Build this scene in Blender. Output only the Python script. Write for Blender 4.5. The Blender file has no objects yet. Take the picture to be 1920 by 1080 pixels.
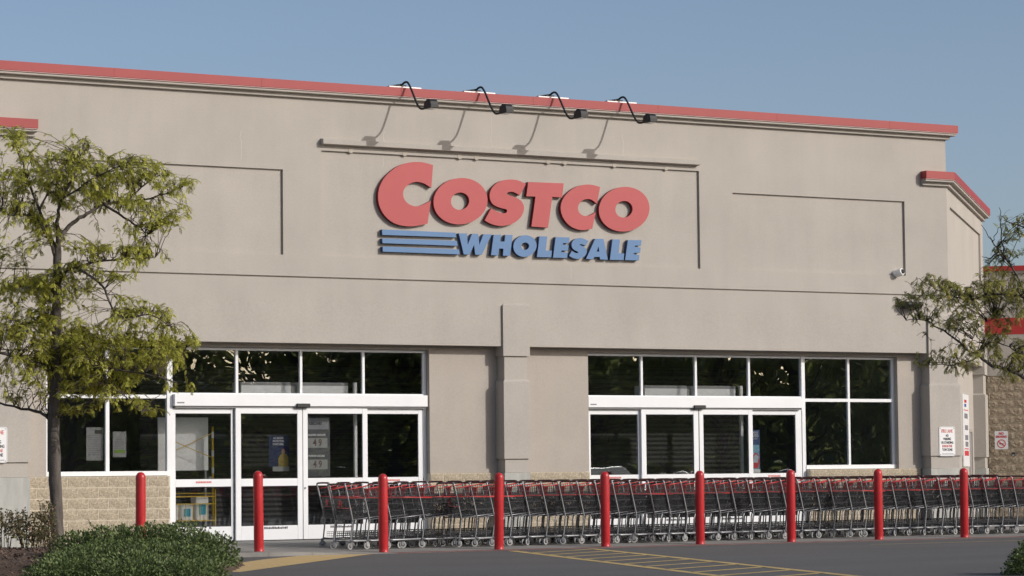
import bpy, math, random
from mathutils import Vector, Matrix, noise
random.seed(7)
R = math.radians
scene = bpy.context.scene
COL = scene.collection

# ------------------------------------------------------------------ camera, sky, sun, exposure
YAW, PITCH, ROLL = 0.5400731, 0.0649702, -0.0104805
CAM = Vector((-30.0, -49.752, 1.2015))
fw = Vector((math.sin(YAW) * math.cos(PITCH), math.cos(YAW) * math.cos(PITCH), math.sin(PITCH)))
r0 = Vector((math.cos(YAW), -math.sin(YAW), 0)); u0 = r0.cross(fw)
rt = math.cos(ROLL) * r0 + math.sin(ROLL) * u0; up = -math.sin(ROLL) * r0 + math.cos(ROLL) * u0
cd = bpy.data.cameras.new('camera'); cam = bpy.data.objects.new('camera', cd); COL.objects.link(cam)
cd.sensor_width = 36; cd.lens = 5400 / 1920 * 36; cd.clip_end = 3000; cd.clip_start = 0.5
cam.matrix_world = Matrix(((rt.x, up.x, -fw.x, CAM.x), (rt.y, up.y, -fw.y, CAM.y), (rt.z, up.z, -fw.z, CAM.z), (0, 0, 0, 1)))
scene.camera = cam

SUN = Vector((0.68, -1.0, 0.57)).normalized()           # direction towards the sun
sun_el = math.asin(SUN.z); sun_az = math.atan2(SUN.x, SUN.y)   # azimuth clockwise from +Y
w = bpy.data.worlds.new('World'); scene.world = w; w.use_nodes = True
nt = w.node_tree; nt.nodes.clear()
sky = nt.nodes.new('ShaderNodeTexSky'); sky.sky_type = 'NISHITA'; sky.sun_disc = False
sky.sun_elevation = sun_el; sky.sun_rotation = sun_az
sky.air_density = 0.65; sky.dust_density = 2.0; sky.ozone_density = 0.3; sky.altitude = 0
bg = nt.nodes.new('ShaderNodeBackground'); bg.inputs[1].default_value = 0.124
ow = nt.nodes.new('ShaderNodeOutputWorld')
nt.links.new(sky.outputs[0], bg.inputs[0]); nt.links.new(bg.outputs[0], ow.inputs[0])
sl = bpy.data.lights.new('sun', 'SUN'); sl.energy = 2.75; sl.angle = R(0.53); sl.color = (1.0, 0.965, 0.92)
so = bpy.data.objects.new('sun', sl); COL.objects.link(so)
so.rotation_euler = SUN.to_track_quat('Z', 'Y').to_euler(); so.location = (20, -30, 40)
vs = scene.view_settings; vs.view_transform = 'Standard'; vs.look = 'None'; vs.exposure = 0.0; vs.gamma = 1.0
vs.use_curve_mapping = False
scene.render.engine = 'CYCLES'
scene.cycles.max_bounces = 8; scene.cycles.transparent_max_bounces = 24

# ------------------------------------------------------------------ materials
MATS = {}
def nodes(name):
    m = bpy.data.materials.new(name); m.use_nodes = True; t = m.node_tree
    return m, t, t.nodes['Principled BSDF'], t.nodes['Material Output']
def mat(name, col, rough=0.6, var=0.0, vscale=3.0, bump=0.0, bscale=80.0, metal=0.0, spec=0.5, island=0.0, coat=0.0, col2=None, stretch=None, fine=0.0, fscale=150.0, obrand=0.0):
    if name in MATS: return MATS[name]
    m, t, b, o = nodes(name); N, L = t.nodes, t.links
    b.inputs['Roughness'].default_value = rough; b.inputs['Metallic'].default_value = metal
    b.inputs['Specular IOR Level'].default_value = spec
    if coat: b.inputs['Coat Weight'].default_value = coat; b.inputs['Coat Roughness'].default_value = 0.08
    c = (*col, 1)
    b.inputs['Base Color'].default_value = c
    tc = N.new('ShaderNodeTexCoord'); src = tc.outputs['Object']
    if stretch:
        mp = N.new('ShaderNodeMapping'); mp.inputs['Scale'].default_value = stretch
        L.new(src, mp.inputs[0]); src = mp.outputs[0]
    cur = None
    def mixin(fac_socket, ca, cb):
        mx = N.new('ShaderNodeMix'); mx.data_type = 'RGBA'
        L.new(fac_socket, mx.inputs[0])
        if hasattr(ca, 'is_output'): L.new(ca, mx.inputs[6])
        else: mx.inputs[6].default_value = ca
        mx.inputs[7].default_value = cb
        return mx.outputs[2]
    if var or col2:
        nz = N.new('ShaderNodeTexNoise'); nz.inputs['Scale'].default_value = vscale; nz.inputs['Detail'].default_value = 6; nz.inputs['Roughness'].default_value = 0.65
        L.new(src, nz.inputs[0])
        mr = N.new('ShaderNodeMapRange'); mr.inputs[1].default_value = 0.3; mr.inputs[2].default_value = 0.7
        L.new(nz.outputs[0], mr.inputs[0])
        lo = tuple(x * (1 - var) for x in col) + (1,)
        hi = (*col2, 1) if col2 else tuple(min(1, x * (1 + var)) for x in col) + (1,)
        cur = mixin(mr.outputs[0], lo if var else c, hi)
    if fine or island or obrand:
        hs = N.new('ShaderNodeHueSaturation')
        if cur: L.new(cur, hs.inputs['Color'])
        else: hs.inputs['Color'].default_value = c
        if fine:
            n3 = N.new('ShaderNodeTexNoise'); n3.inputs['Scale'].default_value = fscale; n3.inputs['Detail'].default_value = 2
            L.new(tc.outputs['Object'], n3.inputs[0]); s = n3.outputs[0]; a0, a1, amt = .3, .7, fine
        elif island:
            g = N.new('ShaderNodeNewGeometry'); s = g.outputs['Random Per Island']; a0, a1, amt = 0, 1, island
        else:
            g = N.new('ShaderNodeObjectInfo'); s = g.outputs['Random']; a0, a1, amt = 0, 1, obrand
        m2 = N.new('ShaderNodeMapRange'); m2.inputs[1].default_value = a0; m2.inputs[2].default_value = a1
        m2.inputs[3].default_value = 1 - amt; m2.inputs[4].default_value = 1 + amt
        L.new(s, m2.inputs[0]); L.new(m2.outputs[0], hs.inputs['Value'])
        cur = hs.outputs[0]
    if cur: L.new(cur, b.inputs['Base Color'])
    if bump:
        n2 = N.new('ShaderNodeTexNoise'); n2.inputs['Scale'].default_value = bscale; n2.inputs['Detail'].default_value = 4
        L.new(tc.outputs['Object'], n2.inputs[0])
        bp = N.new('ShaderNodeBump'); bp.inputs['Strength'].default_value = bump; bp.inputs['Distance'].default_value = 0.01
        L.new(n2.outputs[0], bp.inputs['Height']); L.new(bp.outputs[0], b.inputs['Normal'])
    MATS[name] = m
    return m

def stucco(name, col, streak=0.035):
    m, t, b, o = nodes(name); N, L = t.nodes, t.links
    b.inputs['Roughness'].default_value = 0.92; b.inputs['Specular IOR Level'].default_value = 0.15
    tc = N.new('ShaderNodeTexCoord')
    def nz(scale, det=5, st=None):
        n = N.new('ShaderNodeTexNoise'); n.inputs['Scale'].default_value = scale; n.inputs['Detail'].default_value = det; n.inputs['Roughness'].default_value = 0.6
        if st:
            mp = N.new('ShaderNodeMapping'); mp.inputs['Scale'].default_value = st; L.new(tc.outputs['Object'], mp.inputs[0]); L.new(mp.outputs[0], n.inputs[0])
        else: L.new(tc.outputs['Object'], n.inputs[0])
        return n.outputs[0]
    def mr(s, a, bb, lo, hi):
        r = N.new('ShaderNodeMapRange'); r.inputs[1].default_value = a; r.inputs[2].default_value = bb; r.inputs[3].default_value = lo; r.inputs[4].default_value = hi
        L.new(s, r.inputs[0]); return r.outputs[0]
    def mul(a, bb):
        x = N.new('ShaderNodeMath'); x.operation = 'MULTIPLY'; L.new(a, x.inputs[0]); L.new(bb, x.inputs[1]); return x.outputs[0]
    blot = mr(nz(0.7, 7), .3, .7, .93, 1.05)
    strk = mr(nz(1.0, 5, (3.2, 3.2, .35)), .35, .75, 1 + streak * .4, 1 - streak)
    fine = mr(nz(42, 3), .3, .7, .93, 1.06)
    grain = mr(nz(110, 2), .3, .7, .93, 1.06)
    v = mul(mul(blot, strk), mul(fine, grain))
    hs = N.new('ShaderNodeHueSaturation'); hs.inputs['Color'].default_value = (*col, 1)
    L.new(v, hs.inputs['Value']); L.new(hs.outputs[0], b.inputs['Base Color'])
    bp = N.new('ShaderNodeBump'); bp.inputs['Strength'].default_value = 0.35; bp.inputs['Distance'].default_value = 0.008
    L.new(nz(70, 4), bp.inputs['Height']); L.new(bp.outputs[0], b.inputs['Normal'])
    MATS[name] = m
    return m

STUC = stucco('stucco', (0.428, 0.396, 0.356))
STUC2 = stucco('stucco_lower', (0.42, 0.378, 0.334), .03)
STUC3 = stucco('stucco_panel_warm', (0.45, 0.405, 0.35), .07)
CONC = mat('plinth_concrete', (0.40, 0.40, 0.37), .9, .14, 2.2, .2, 60, stretch=(3, 3, .6), fine=.06)
SIDEW = mat('sidewalk_concrete', (0.25, 0.24, 0.22), .92, .22, .7, .3, 60, fine=.12, fscale=70)
ASPH = mat('asphalt', (0.108, 0.106, 0.103), .9, .13, 1.0, .8, 90, fine=.35, fscale=60, stretch=(.22, .5, 1))
REDCAP = mat('red_metal_cap', (0.32, 0.043, 0.043), .5, .07, 1.2, spec=.4)
REDSIGN = mat('red_sign_face', (0.42, 0.073, 0.076), .5, .04, .9, spec=.35)
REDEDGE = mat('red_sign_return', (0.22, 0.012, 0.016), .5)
BLUESIGN = mat('blue_sign_face', (0.10, 0.20, 0.375), .5, .05, 1.2, spec=.35)
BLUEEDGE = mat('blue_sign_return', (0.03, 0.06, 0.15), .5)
REDPAINT = mat('red_band_paint', (0.40, 0.030, 0.030), .75, .08, 2)
BOLL = mat('bollard_plastic', (0.47, 0.022, 0.026), .34, .20, 7, .05, 30, spec=.5, stretch=(1, 1, .5))
WHITE = mat('white_aluminium', (0.78, 0.79, 0.80), .38, .04, 1.5, spec=.5)
WHITE2 = mat('white_painted_metal', (0.88, 0.88, 0.87), .45, .04, 2)
BLACKM = mat('black_metal', (0.016, 0.016, 0.017), .6, .2, 8)
SEAL = mat('rubber_seal', (0.02, 0.02, 0.022), .7)
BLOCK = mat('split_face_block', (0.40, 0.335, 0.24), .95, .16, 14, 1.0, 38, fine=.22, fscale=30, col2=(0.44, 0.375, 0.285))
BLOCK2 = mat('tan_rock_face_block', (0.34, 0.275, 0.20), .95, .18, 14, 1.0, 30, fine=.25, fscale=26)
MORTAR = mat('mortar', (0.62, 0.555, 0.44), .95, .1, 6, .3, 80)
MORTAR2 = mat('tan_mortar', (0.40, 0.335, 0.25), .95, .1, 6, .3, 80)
YEL = mat('yellow_road_paint', (0.66, 0.45, 0.16), .85, .18, 1.3, .4, 70, fine=.12, fscale=18, col2=(0.56, 0.42, 0.22))
YEL2 = mat('worn_yellow_line', (0.52, 0.38, 0.15), .85, .25, 2.5, .4, 70, fine=.15, fscale=25)
REDCURB = mat('faded_red_curb', (0.22, 0.075, 0.065), .9, .25, 3, .3, 60, col2=(0.24, 0.17, 0.15))
CHROME = mat('cart_grey_steel', (0.30, 0.305, 0.315), .4, .15, 9, metal=.65)
WIRE = mat('cart_wire', (0.052, 0.054, 0.06), .4, .15, 9, metal=.6)
CARTRED = mat('cart_red_plastic', (0.48, 0.035, 0.035), .45, .1, 6)
CARTDK = mat('cart_handle_plastic', (0.10, 0.022, 0.022), .5)
TYRE = mat('caster_tyre', (0.34, 0.34, 0.33), .7, .15, 20)
HUBM = mat('caster_hub', (0.035, 0.035, 0.038), .5)
BARK = mat('locust_bark', (0.085, 0.070, 0.058), .95, .35, 5, 1.0, 28, stretch=(3, 3, .5), col2=(0.15, 0.13, 0.115))
TWIG = mat('twig_bark', (0.055, 0.042, 0.034), .9, .2, 8)
MULCH = mat('bark_mulch', (0.085, 0.053, 0.034), .98, .4, 6, 1.0, 30, fine=.3, fscale=40)
INTER = mat('interior_dark', (0.26, 0.26, 0.26), .8, .1, 1)
SHUT = mat('roller_shutter_paint', (0.075, 0.075, 0.075), .6, .05, 3)
INTFLOOR = mat('interior_floor', (0.36, 0.36, 0.35), .5, .1, 2)
PAPER = mat('white_paper', (0.84, 0.84, 0.83), .7, .03, 3)
SIGNW = mat('sign_white', (0.74, 0.74, 0.74), .45, .03, 4)
INKR = mat('ink_red', (0.55, 0.04, 0.05), .6)
INKP = mat('ink_faded_red', (0.62, 0.16, 0.15), .6)
INKK = mat('ink_black', (0.035, 0.035, 0.04), .6)
INKG = mat('ink_grey', (0.22, 0.22, 0.24), .6)
INKB = mat('ink_blue', (0.025, 0.10, 0.35), .6)
INKC = mat('ink_cyan', (0.05, 0.40, 0.55), .6)
INKY = mat('ink_yellow', (0.65, 0.48, 0.08), .6)
YELM = mat('yellow_metal', (0.68, 0.46, 0.03), .45)
GREYM = mat('grey_metal', (0.28, 0.28, 0.28), .5, .1, 4)

def leafmat(name, c1, c2, c3, trans=.45):
    m, t, b, o = nodes(name); N, L = t.nodes, t.links
    g = N.new('ShaderNodeNewGeometry')
    cr = N.new('ShaderNodeValToRGB'); e = cr.color_ramp
    e.elements[0].position = 0; e.elements[0].color = (*c1, 1); e.elements[1].position = .62; e.elements[1].color = (*c2, 1)
    x = e.elements.new(.93); x.color = (*c2, 1); x = e.elements.new(1.0); x.color = (*c3, 1)
    L.new(g.outputs['Random Per Island'], cr.inputs[0])
    L.new(cr.outputs[0], b.inputs['Base Color']); b.inputs['Roughness'].default_value = .5; b.inputs['Specular IOR Level'].default_value = .3
    tr = N.new('ShaderNodeBsdfTranslucent'); L.new(cr.outputs[0], tr.inputs[0])
    mx = N.new('ShaderNodeMixShader'); mx.inputs[0].default_value = trans
    L.new(b.outputs[0], mx.inputs[1]); L.new(tr.outputs[0], mx.inputs[2]); L.new(mx.outputs[0], o.inputs[0])
    return m
LEAF = leafmat('locust_leaf', (0.25, 0.29, 0.035), (0.56, 0.55, 0.115), (0.60, 0.36, 0.13), .42)
LEAF2 = leafmat('locust_leaf_thin', (0.18, 0.20, 0.04), (0.42, 0.40, 0.11), (0.52, 0.26, 0.11), .42)
HEDGE = leafmat('hedge_leaf', (0.055, 0.085, 0.028), (0.16, 0.21, 0.075), (0.26, 0.28, 0.12), .25)
ROSE = leafmat('rose_leaf', (0.11, 0.11, 0.055), (0.24, 0.21, 0.115), (0.42, 0.14, 0.11), .3)
FARLEAF = leafmat('far_leaf', (0.20, 0.25, 0.07), (0.34, 0.37, 0.12), (0.42, 0.34, 0.12), .6)

def glassmat(name, tint, refl, wav):
    m, t, b, o = nodes(name); N, L = t.nodes, t.links
    N.remove(b)
    tr = N.new('ShaderNodeBsdfTransparent'); tr.inputs[0].default_value = (*tint, 1)
    gl = N.new('ShaderNodeBsdfGlossy'); gl.inputs['Roughness'].default_value = 0.0; gl.inputs[0].default_value = (.90, .96, 1, 1)
    tc = N.new('ShaderNodeTexCoord')
    n = N.new('ShaderNodeTexNoise'); n.inputs['Scale'].default_value = 1.1; n.inputs['Detail'].default_value = 1.5; L.new(tc.outputs['Object'], n.inputs[0])
    bp = N.new('ShaderNodeBump'); bp.inputs['Strength'].default_value = wav; bp.inputs['Distance'].default_value = 0.05
    L.new(n.outputs[0], bp.inputs['Height']); L.new(bp.outputs[0], gl.inputs['Normal'])
    fr = N.new('ShaderNodeFresnel'); fr.inputs[0].default_value = 1.5
    ad = N.new('ShaderNodeMath'); ad.operation = 'ADD'; ad.inputs[1].default_value = refl; ad.use_clamp = True; L.new(fr.outputs[0], ad.inputs[0])
    mx = N.new('ShaderNodeMixShader'); L.new(ad.outputs[0], mx.inputs[0]); L.new(tr.outputs[0], mx.inputs[1]); L.new(gl.outputs[0], mx.inputs[2])
    L.new(mx.outputs[0], o.inputs[0])
    return m
GLASS = glassmat('tinted_glass', (0.995, 0.998, 0.997), 0.05, 0.045)

# ------------------------------------------------------------------ mesh helpers
class MB:
    def __init__(s): s.v = []; s.f = []; s.mi = []; s.m = 0
    def add(s, vs, fs):
        n = len(s.v); s.v += [tuple(v) for v in vs]; s.f += [tuple(i + n for i in f) for f in fs]; s.mi += [s.m] * len(fs); return s
    def box(s, x0, x1, y0, y1, z0, z1):
        return s.add([(x0, y0, z0), (x1, y0, z0), (x1, y1, z0), (x0, y1, z0), (x0, y0, z1), (x1, y0, z1), (x1, y1, z1), (x0, y1, z1)],
                     [(0, 3, 2, 1), (4, 5, 6, 7), (0, 1, 5, 4), (1, 2, 6, 5), (2, 3, 7, 6), (3, 0, 4, 7)])
    def quad(s, a, b, c, d): return s.add([a, b, c, d], [(0, 1, 2, 3)])
    def tube(s, pts, r, n=6, caps=True):
        P = [Vector(p) for p in pts]; k = len(P); rr = r if isinstance(r, (list, tuple)) else [r] * k
        vs = []; ref = None
        for i in range(k):
            d = (P[min(i + 1, k - 1)] - P[max(i - 1, 0)])
            d = d.normalized() if d.length > 1e-9 else Vector((0, 0, 1))
            if ref is None:
                ref = Vector((0, 0, 1)) if abs(d.z) < .9 else Vector((1, 0, 0))
            a = d.cross(ref)
            if a.length < 1e-4: a = d.cross(Vector((0, 1, 0)))
            a.normalize(); b = d.cross(a); ref = -b.cross(d).cross(d) if False else ref
            for j in range(n):
                t = 2 * math.pi * (j + .5) / n
                vs.append(P[i] + a * (math.cos(t) * rr[i]) + b * (math.sin(t) * rr[i]))
        fs = []
        for i in range(k - 1):
            for j in range(n):
                j2 = (j + 1) % n
                fs.append((i * n + j, i * n + j2, (i + 1) * n + j2, (i + 1) * n + j))
        if caps: fs.append(tuple(range(n - 1, -1, -1))); fs.append(tuple((k - 1) * n + j for j in range(n)))
        return s.add(vs, fs)
    def lathe(s, prof, n=24, c=(0, 0), axis='Z'):
        vs = []
        for (r, z) in prof:
            for j in range(n):
                t = 2 * math.pi * j / n
                if axis == 'Z': vs.append((c[0] + r * math.cos(t), c[1] + r * math.sin(t), z))
                elif axis == 'Y': vs.append((c[0] + r * math.cos(t), z, c[1] + r * math.sin(t)))
        k = len(prof); fs = []
        for i in range(k - 1):
            for j in range(n):
                j2 = (j + 1) % n; fs.append((i * n + j, i * n + j2, (i + 1) * n + j2, (i + 1) * n + j))
        fs.append(tuple(range(n - 1, -1, -1))); fs.append(tuple((k - 1) * n + j for j in range(n)))
        return s.add(vs, fs)
    def prism(s, poly, f, g):
        """poly: list of 2d points; f(p)->3d near point, g(p)->3d far point"""
        n = len(poly)
        return s.add([f(p) for p in poly] + [g(p) for p in poly],
                     [tuple(range(n)), tuple(range(2 * n - 1, n - 1, -1))] + [(i, i + n, (i + 1) % n + n, (i + 1) % n) for i in range(n)])
    def mesh(s, name, mats, smooth=False):
        me = bpy.data.meshes.new(name); me.from_pydata(s.v, [], s.f)
        for m in (mats if isinstance(mats, (list, tuple)) else [mats]): me.materials.append(m)
        if any(s.mi): me.polygons.foreach_set('material_index', s.mi)
        if smooth:
            me.polygons.foreach_set('use_smooth', [True] * len(me.polygons))
        me.update()
        return me
    def build(s, name, mats, parent=None, smooth=False, fixn=True, **k):
        me = s.mesh(name, mats, smooth)
        if fixn: recalc(me)
        return link(name, me, parent, **k)
def recalc(me):
    import bmesh
    b = bmesh.new(); b.from_mesh(me); bmesh.ops.recalc_face_normals(b, faces=b.faces); b.to_mesh(me); b.free()
def link(name, me, parent=None, loc=None, rot=None, scale=None):
    o = bpy.data.objects.new(name, me); COL.objects.link(o)
    if parent: o.parent = parent
    if loc: o.location = loc
    if rot: o.rotation_euler = rot
    if scale: o.scale = scale
    return o
def tag(o, label=None, cat=None, group=None, kind=None):
    if label: o['label'] = label
    if cat: o['category'] = cat
    if group: o['group'] = group
    if kind: o['kind'] = kind
    return o
def thing(name, label, cat, loc=(0, 0, 0), rz=0, group=None):
    o = bpy.data.objects.new(name, None); COL.objects.link(o); o.location = loc; o.rotation_euler = (0, 0, rz); o.empty_display_size = .2
    return tag(o, label, cat, group)
def copy_tree(o, parent=None):
    c = o.copy(); COL.objects.link(c); c.parent = parent
    for ch in list(o.children): copy_tree(ch, c)
    return c
def bevel(o, wdt=.008, seg=2, ang=40):
    m = o.modifiers.new('bevel', 'BEVEL'); m.width = wdt; m.segments = seg; m.limit_method = 'ANGLE'; m.angle_limit = R(ang); return o
DG = None
def curve_mesh(name, loops, depth, mats, bev=0.0):
    """closed 2D loops (x,z) -> filled extruded mesh standing in XZ, from y=0 to y=depth"""
    c = bpy.data.curves.new(name, 'CURVE'); c.dimensions = '2D'; c.fill_mode = 'BOTH'; c.extrude = depth / 2
    for lp in loops:
        s = c.splines.new('POLY'); s.points.add(len(lp) - 1); s.use_cyclic_u = True
        for i, p in enumerate(lp): s.points[i].co = (p[0], p[1], 0, 1)
    o = bpy.data.objects.new(name, c); COL.objects.link(o)
    me = bpy.data.meshes.new_from_object(o.evaluated_get(bpy.context.evaluated_depsgraph_get()))
    bpy.data.objects.remove(o); bpy.data.curves.remove(c)
    me.name = name
    me.transform(Matrix.Translation((0, depth / 2, 0)) @ Matrix.Rotation(R(90), 4, 'X'))
    me.materials.clear()
    for m in mats: me.materials.append(m)
    if len(mats) > 1:
        for p in me.polygons: p.material_index = 0 if p.normal.y < -.7 else 1
    return me
def text_mesh(txt, size, mats, depth=.003, sx=1.0, align='CENTER', bold=0.0, shear=0.0):
    c = bpy.data.curves.new('lettering', 'FONT'); c.body = txt; c.size = size; c.align_x = align; c.align_y = 'CENTER'; c.extrude = depth / 2; c.offset = bold; c.resolution_u = 3; c.shear = shear
    o = bpy.data.objects.new('lettering', c); COL.objects.link(o)
    me = bpy.data.meshes.new_from_object(o.evaluated_get(bpy.context.evaluated_depsgraph_get()))
    bpy.data.objects.remove(o); bpy.data.curves.remove(c)
    me.transform(Matrix.Scale(sx, 4, (1, 0, 0))); me.transform(Matrix.Rotation(R(90), 4, 'X'))
    me.materials.clear()
    for m in mats if isinstance(mats, (list, tuple)) else [mats]: me.materials.append(m)
    return me
def gridwall(mb, xs, zs, depth, back, f):
    """relief wall: cell (i,k) at depth(i,k) (None = opening down to `back`); f(x,y,z)->3d"""
    nx, nz = len(xs) - 1, len(zs) - 1
    D = [[depth((xs[i] + xs[i + 1]) / 2, (zs[k] + zs[k + 1]) / 2) for k in range(nz)] for i in range(nx)]
    val = lambda d: back if d is None else d
    for i in range(nx):
        for k in range(nz):
            d = D[i][k]
            if d is not None: mb.quad(f(xs[i], d, zs[k]), f(xs[i + 1], d, zs[k]), f(xs[i + 1], d, zs[k + 1]), f(xs[i], d, zs[k + 1]))
            dn = D[i + 1][k] if i + 1 < nx else back
            if val(d) != val(dn): mb.quad(f(xs[i + 1], val(d), zs[k]), f(xs[i + 1], val(dn), zs[k]), f(xs[i + 1], val(dn), zs[k + 1]), f(xs[i + 1], val(d), zs[k + 1]))
            if i == 0 and val(d) != back: mb.quad(f(xs[0], val(d), zs[k]), f(xs[0], back, zs[k]), f(xs[0], back, zs[k + 1]), f(xs[0], val(d), zs[k + 1]))
            du = D[i][k + 1] if k + 1 < nz else back
            if val(d) != val(du): mb.quad(f(xs[i], val(d), zs[k + 1]), f(xs[i + 1], val(d), zs[k + 1]), f(xs[i + 1], val(du), zs[k + 1]), f(xs[i], val(du), zs[k + 1]))
            if k == 0 and val(d) != back: mb.quad(f(xs[i], val(d), zs[0]), f(xs[i + 1], val(d), zs[0]), f(xs[i + 1], back, zs[0]), f(xs[i], back, zs[0]))
    return mb
FRONT = lambda x, y, z: (x, y, z)
# ------------------------------------------------------------------ ground
GZ = -0.15
def sheet(name, m, pts, kind='structure'):
    return tag(MB().add(pts, [tuple(range(len(pts)))]).build(name, m), kind=kind)
road = sheet('parking_lot', ASPH, [(-600, -600, GZ), (600, -600, GZ), (600, 600, GZ), (-600, 600, GZ)])
# sidewalk: one slab after the other, falling towards the road
sw = tag(MB().box(-24, 26, -4.60, 9.0, -.6, -.22).build('sidewalk', CONC), kind='structure')
def zslab(x, y):
    f = max(0, min(1, (.5 - y) / 5.1)); lo = -.142 if x > -6.2 else (-.072 if x < -7.6 else -.142 + .07 * (-6.2 - x) / 1.4)
    return lo * f
x = -22.3; xs_s = []
while x < 25: xs_s.append(x); x += 1.52
for i in range(len(xs_s) - 1):
    for (y0, y1) in ((-4.60, -2.05), (-2.03, .5)):
        a, b = xs_s[i] + .006, xs_s[i + 1] - .006
        mb = MB()
        top = [(a, y0, zslab(a, y0)), (b, y0, zslab(b, y0)), (b, y1, zslab(b, y1)), (a, y1, zslab(a, y1))]
        mb.add(top + [(p[0], p[1], -.5) for p in top], [(0, 1, 2, 3), (0, 4, 5, 1), (1, 5, 6, 2), (2, 6, 7, 3), (3, 7, 4, 0)])
        mb.build('slab', SIDEW, sw)
MB().box(11.0, 26, .52, 9, -.5, -.004).build('slab', SIDEW, sw)
MB().box(-24, -11.0, .52, 9, -.5, -.004).build('slab', SIDEW, sw)
# painted edge of the walk
cb = MB(); cc = MB()
for i in range(60):
    a = -24 + i * .84; b = a + .83
    for (p, q) in ((a, b),):
        za, zb = zslab(p, -4.6) + .004, zslab(q, -4.6) + .004
        (cb if p > -5.6 else cc).add([(p, -4.90, GZ - .05), (q, -4.90, GZ - .05), (q, -4.90, zb - .008), (p, -4.90, za - .008), (p, -4.6, za), (q, -4.6, zb)], [(0, 1, 2, 3), (3, 2, 5, 4)])
tag(cc.build('kerb', SIDEW), kind='structure')
tag(cb.build('painted_kerb', REDCURB), kind='structure')
# painted markings
sheet('yellow_ramp_paint', YEL, [(-11.98, -11.98, GZ + .004), (-6.32, -5.28, GZ + .004), (-5.95, -4.93, GZ + .004), (-7.25, -4.93, GZ + .004), (-7.55, -5.05, GZ + .004), (-8.9, -6.45, GZ + .004), (-10.24, -8.15, GZ + .004), (-12.3, -11.2, GZ + .004)])
def stripe(a, b, wdt, name='painted_line'):
    a, b = Vector(a), Vector(b); d = (b - a).normalized(); n = Vector((-d.y, d.x)) * wdt / 2
    mb = MB(); k = 14
    for i in range(k):
        p, q = a.lerp(b, i / k), a.lerp(b, (i + 1) / k)
        mb.quad((*(p - n), GZ + .004), (*(q - n), GZ + .004), (*(q + n), GZ + .004), (*(p + n), GZ + .004))
    return tag(mb.build(name, YEL2), kind='structure')
l1a, l1b = Vector((-3.40, -5.30)), Vector((-9.6, -22.6)); l2a, l2b = Vector((-1.72, -5.30)), Vector((-8.0, -22.8))
stripe(l1a, l1b, .17); stripe(l2a, l2b, .17)
for i in range(13):
    t = .085 + i * .0745; p = l1a.lerp(l1b, t); qd = l2a.lerp(l2b, t - .072)
    if t - .072 < -.01: continue
    dd = (qd - p).normalized() * .07
    stripe(p + dd, qd - dd, .15)
stripe((3.2, -7.2), (14, -7.2), .10)

# ------------------------------------------------------------------ store building
BLD = thing('store_building', 'beige stucco warehouse store with red metal roof cap and white glass entrances', 'building')
upz = 8.56
PAN = [(-9.92, -5.305, 5.495, 7.145), (-4.47, 4.45, 5.495, 7.557), (5.305, 9.93, 5.495, 7.135)]
def dfront(x, z):
    for (a, b, c, d) in PAN:
        if a < x < b and c < z < d: return .05
    if 5.045 < z < 5.085: return .045
    if z < 4.64: return -.012
    return 0.0
xs = sorted({-11.12, 11.12, *[p[0] for p in PAN], *[p[1] for p in PAN]}); zs = sorted({3.795, 4.64, 5.045, 5.085, upz, *[p[2] for p in PAN], *[p[3] for p in PAN]})
fwall = gridwall(MB(), xs, zs, dfront, .30, FRONT).build('upper_wall', STUC, BLD)
bevel(fwall, .006, 1, 60)
body = MB().box(-11.118, -10.85, .302, 10, 3.9, upz).box(10.85, 11.118, .302, 10, 3.9, upz).box(-10.849, 10.849, 9.8, 10, 0, upz)
body.build('side_wall', STUC, BLD)
MB().box(-10.9, 10.9, .301, 9.79, 8.1, 8.3).build('roof_deck', GREYM, BLD)
MB().box(-10.6, 10.6, .302, 9.79, 3.80, 3.90).build('soffit', STUC2, BLD)

def sweep(mb, path, prof, close=True):
    P = [Vector(p) for p in path]; n = len(P); rings = []
    for i in range(n):
        d0 = (P[i] - P[i - 1]).normalized() if i else None; d1 = (P[i + 1] - P[i]).normalized() if i < n - 1 else None
        n0 = Vector((d0.y, -d0.x)) if d0 else None; n1 = Vector((d1.y, -d1.x)) if d1 else None
        if n0 is None: nn = n1
        elif n1 is None: nn = n0
        else: nn = (n0 + n1); nn = nn / (nn.length_squared / 2)
        rings.append([(P[i].x + nn.x * o, P[i].y + nn.y * o, z) for (o, z) in prof])
    k = len(prof); vs = [v for r_ in rings for v in r_]; fs = []
    for i in range(n - 1):
        for j in range(k):
            j2 = (j + 1) % k; fs.append((i * k + j, i * k + j2, (i + 1) * k + j2, (i + 1) * k + j))
    fs.append(tuple(range(k))); fs.append(tuple((n - 1) * k + j for j in range(k - 1, -1, -1)))
    return mb.add(vs, fs)
DRIP = mat('pale_pink_drip', (0.62, 0.40, 0.38), .5)
def cornice(path, zt):
    sweep(MB(), path, [(-.32, zt - .004), (.205, zt), (.205, zt - .165), (.19, zt - .172), (-.32, zt - .172)]).build('roof_cap', REDCAP, BLD)
    sweep(MB(), path, [(-.1, zt - .173), (.199, zt - .173), (.199, zt - .182), (-.1, zt - .188)]).build('drip_edge', DRIP, BLD)
    bevel(sweep(MB(), path, [(-.1, zt - .189), (.175, zt - .189), (.175, zt - .225), (.155, zt - .235), (.075, zt - .238), (.075, zt - .305), (.06, zt - .312), (-.1, zt - .312)]).build('cornice_moulding', STUC, BLD), .004, 1, 30)
cornice([(-11.12, 9.9), (-11.12, 0), (11.12, 0), (11.12, 9.9)], 8.865)
# cap joints (lapped seams of the sheet metal)
for i, xx in enumerate([-8.9, -5.85, -2.8, .25, 3.3, 6.35, 9.4]):
    MB().box(xx, xx + .05, -.2085, -.2045, 8.703, 8.866).build('cap_seam', REDCAP, BLD)

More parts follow.
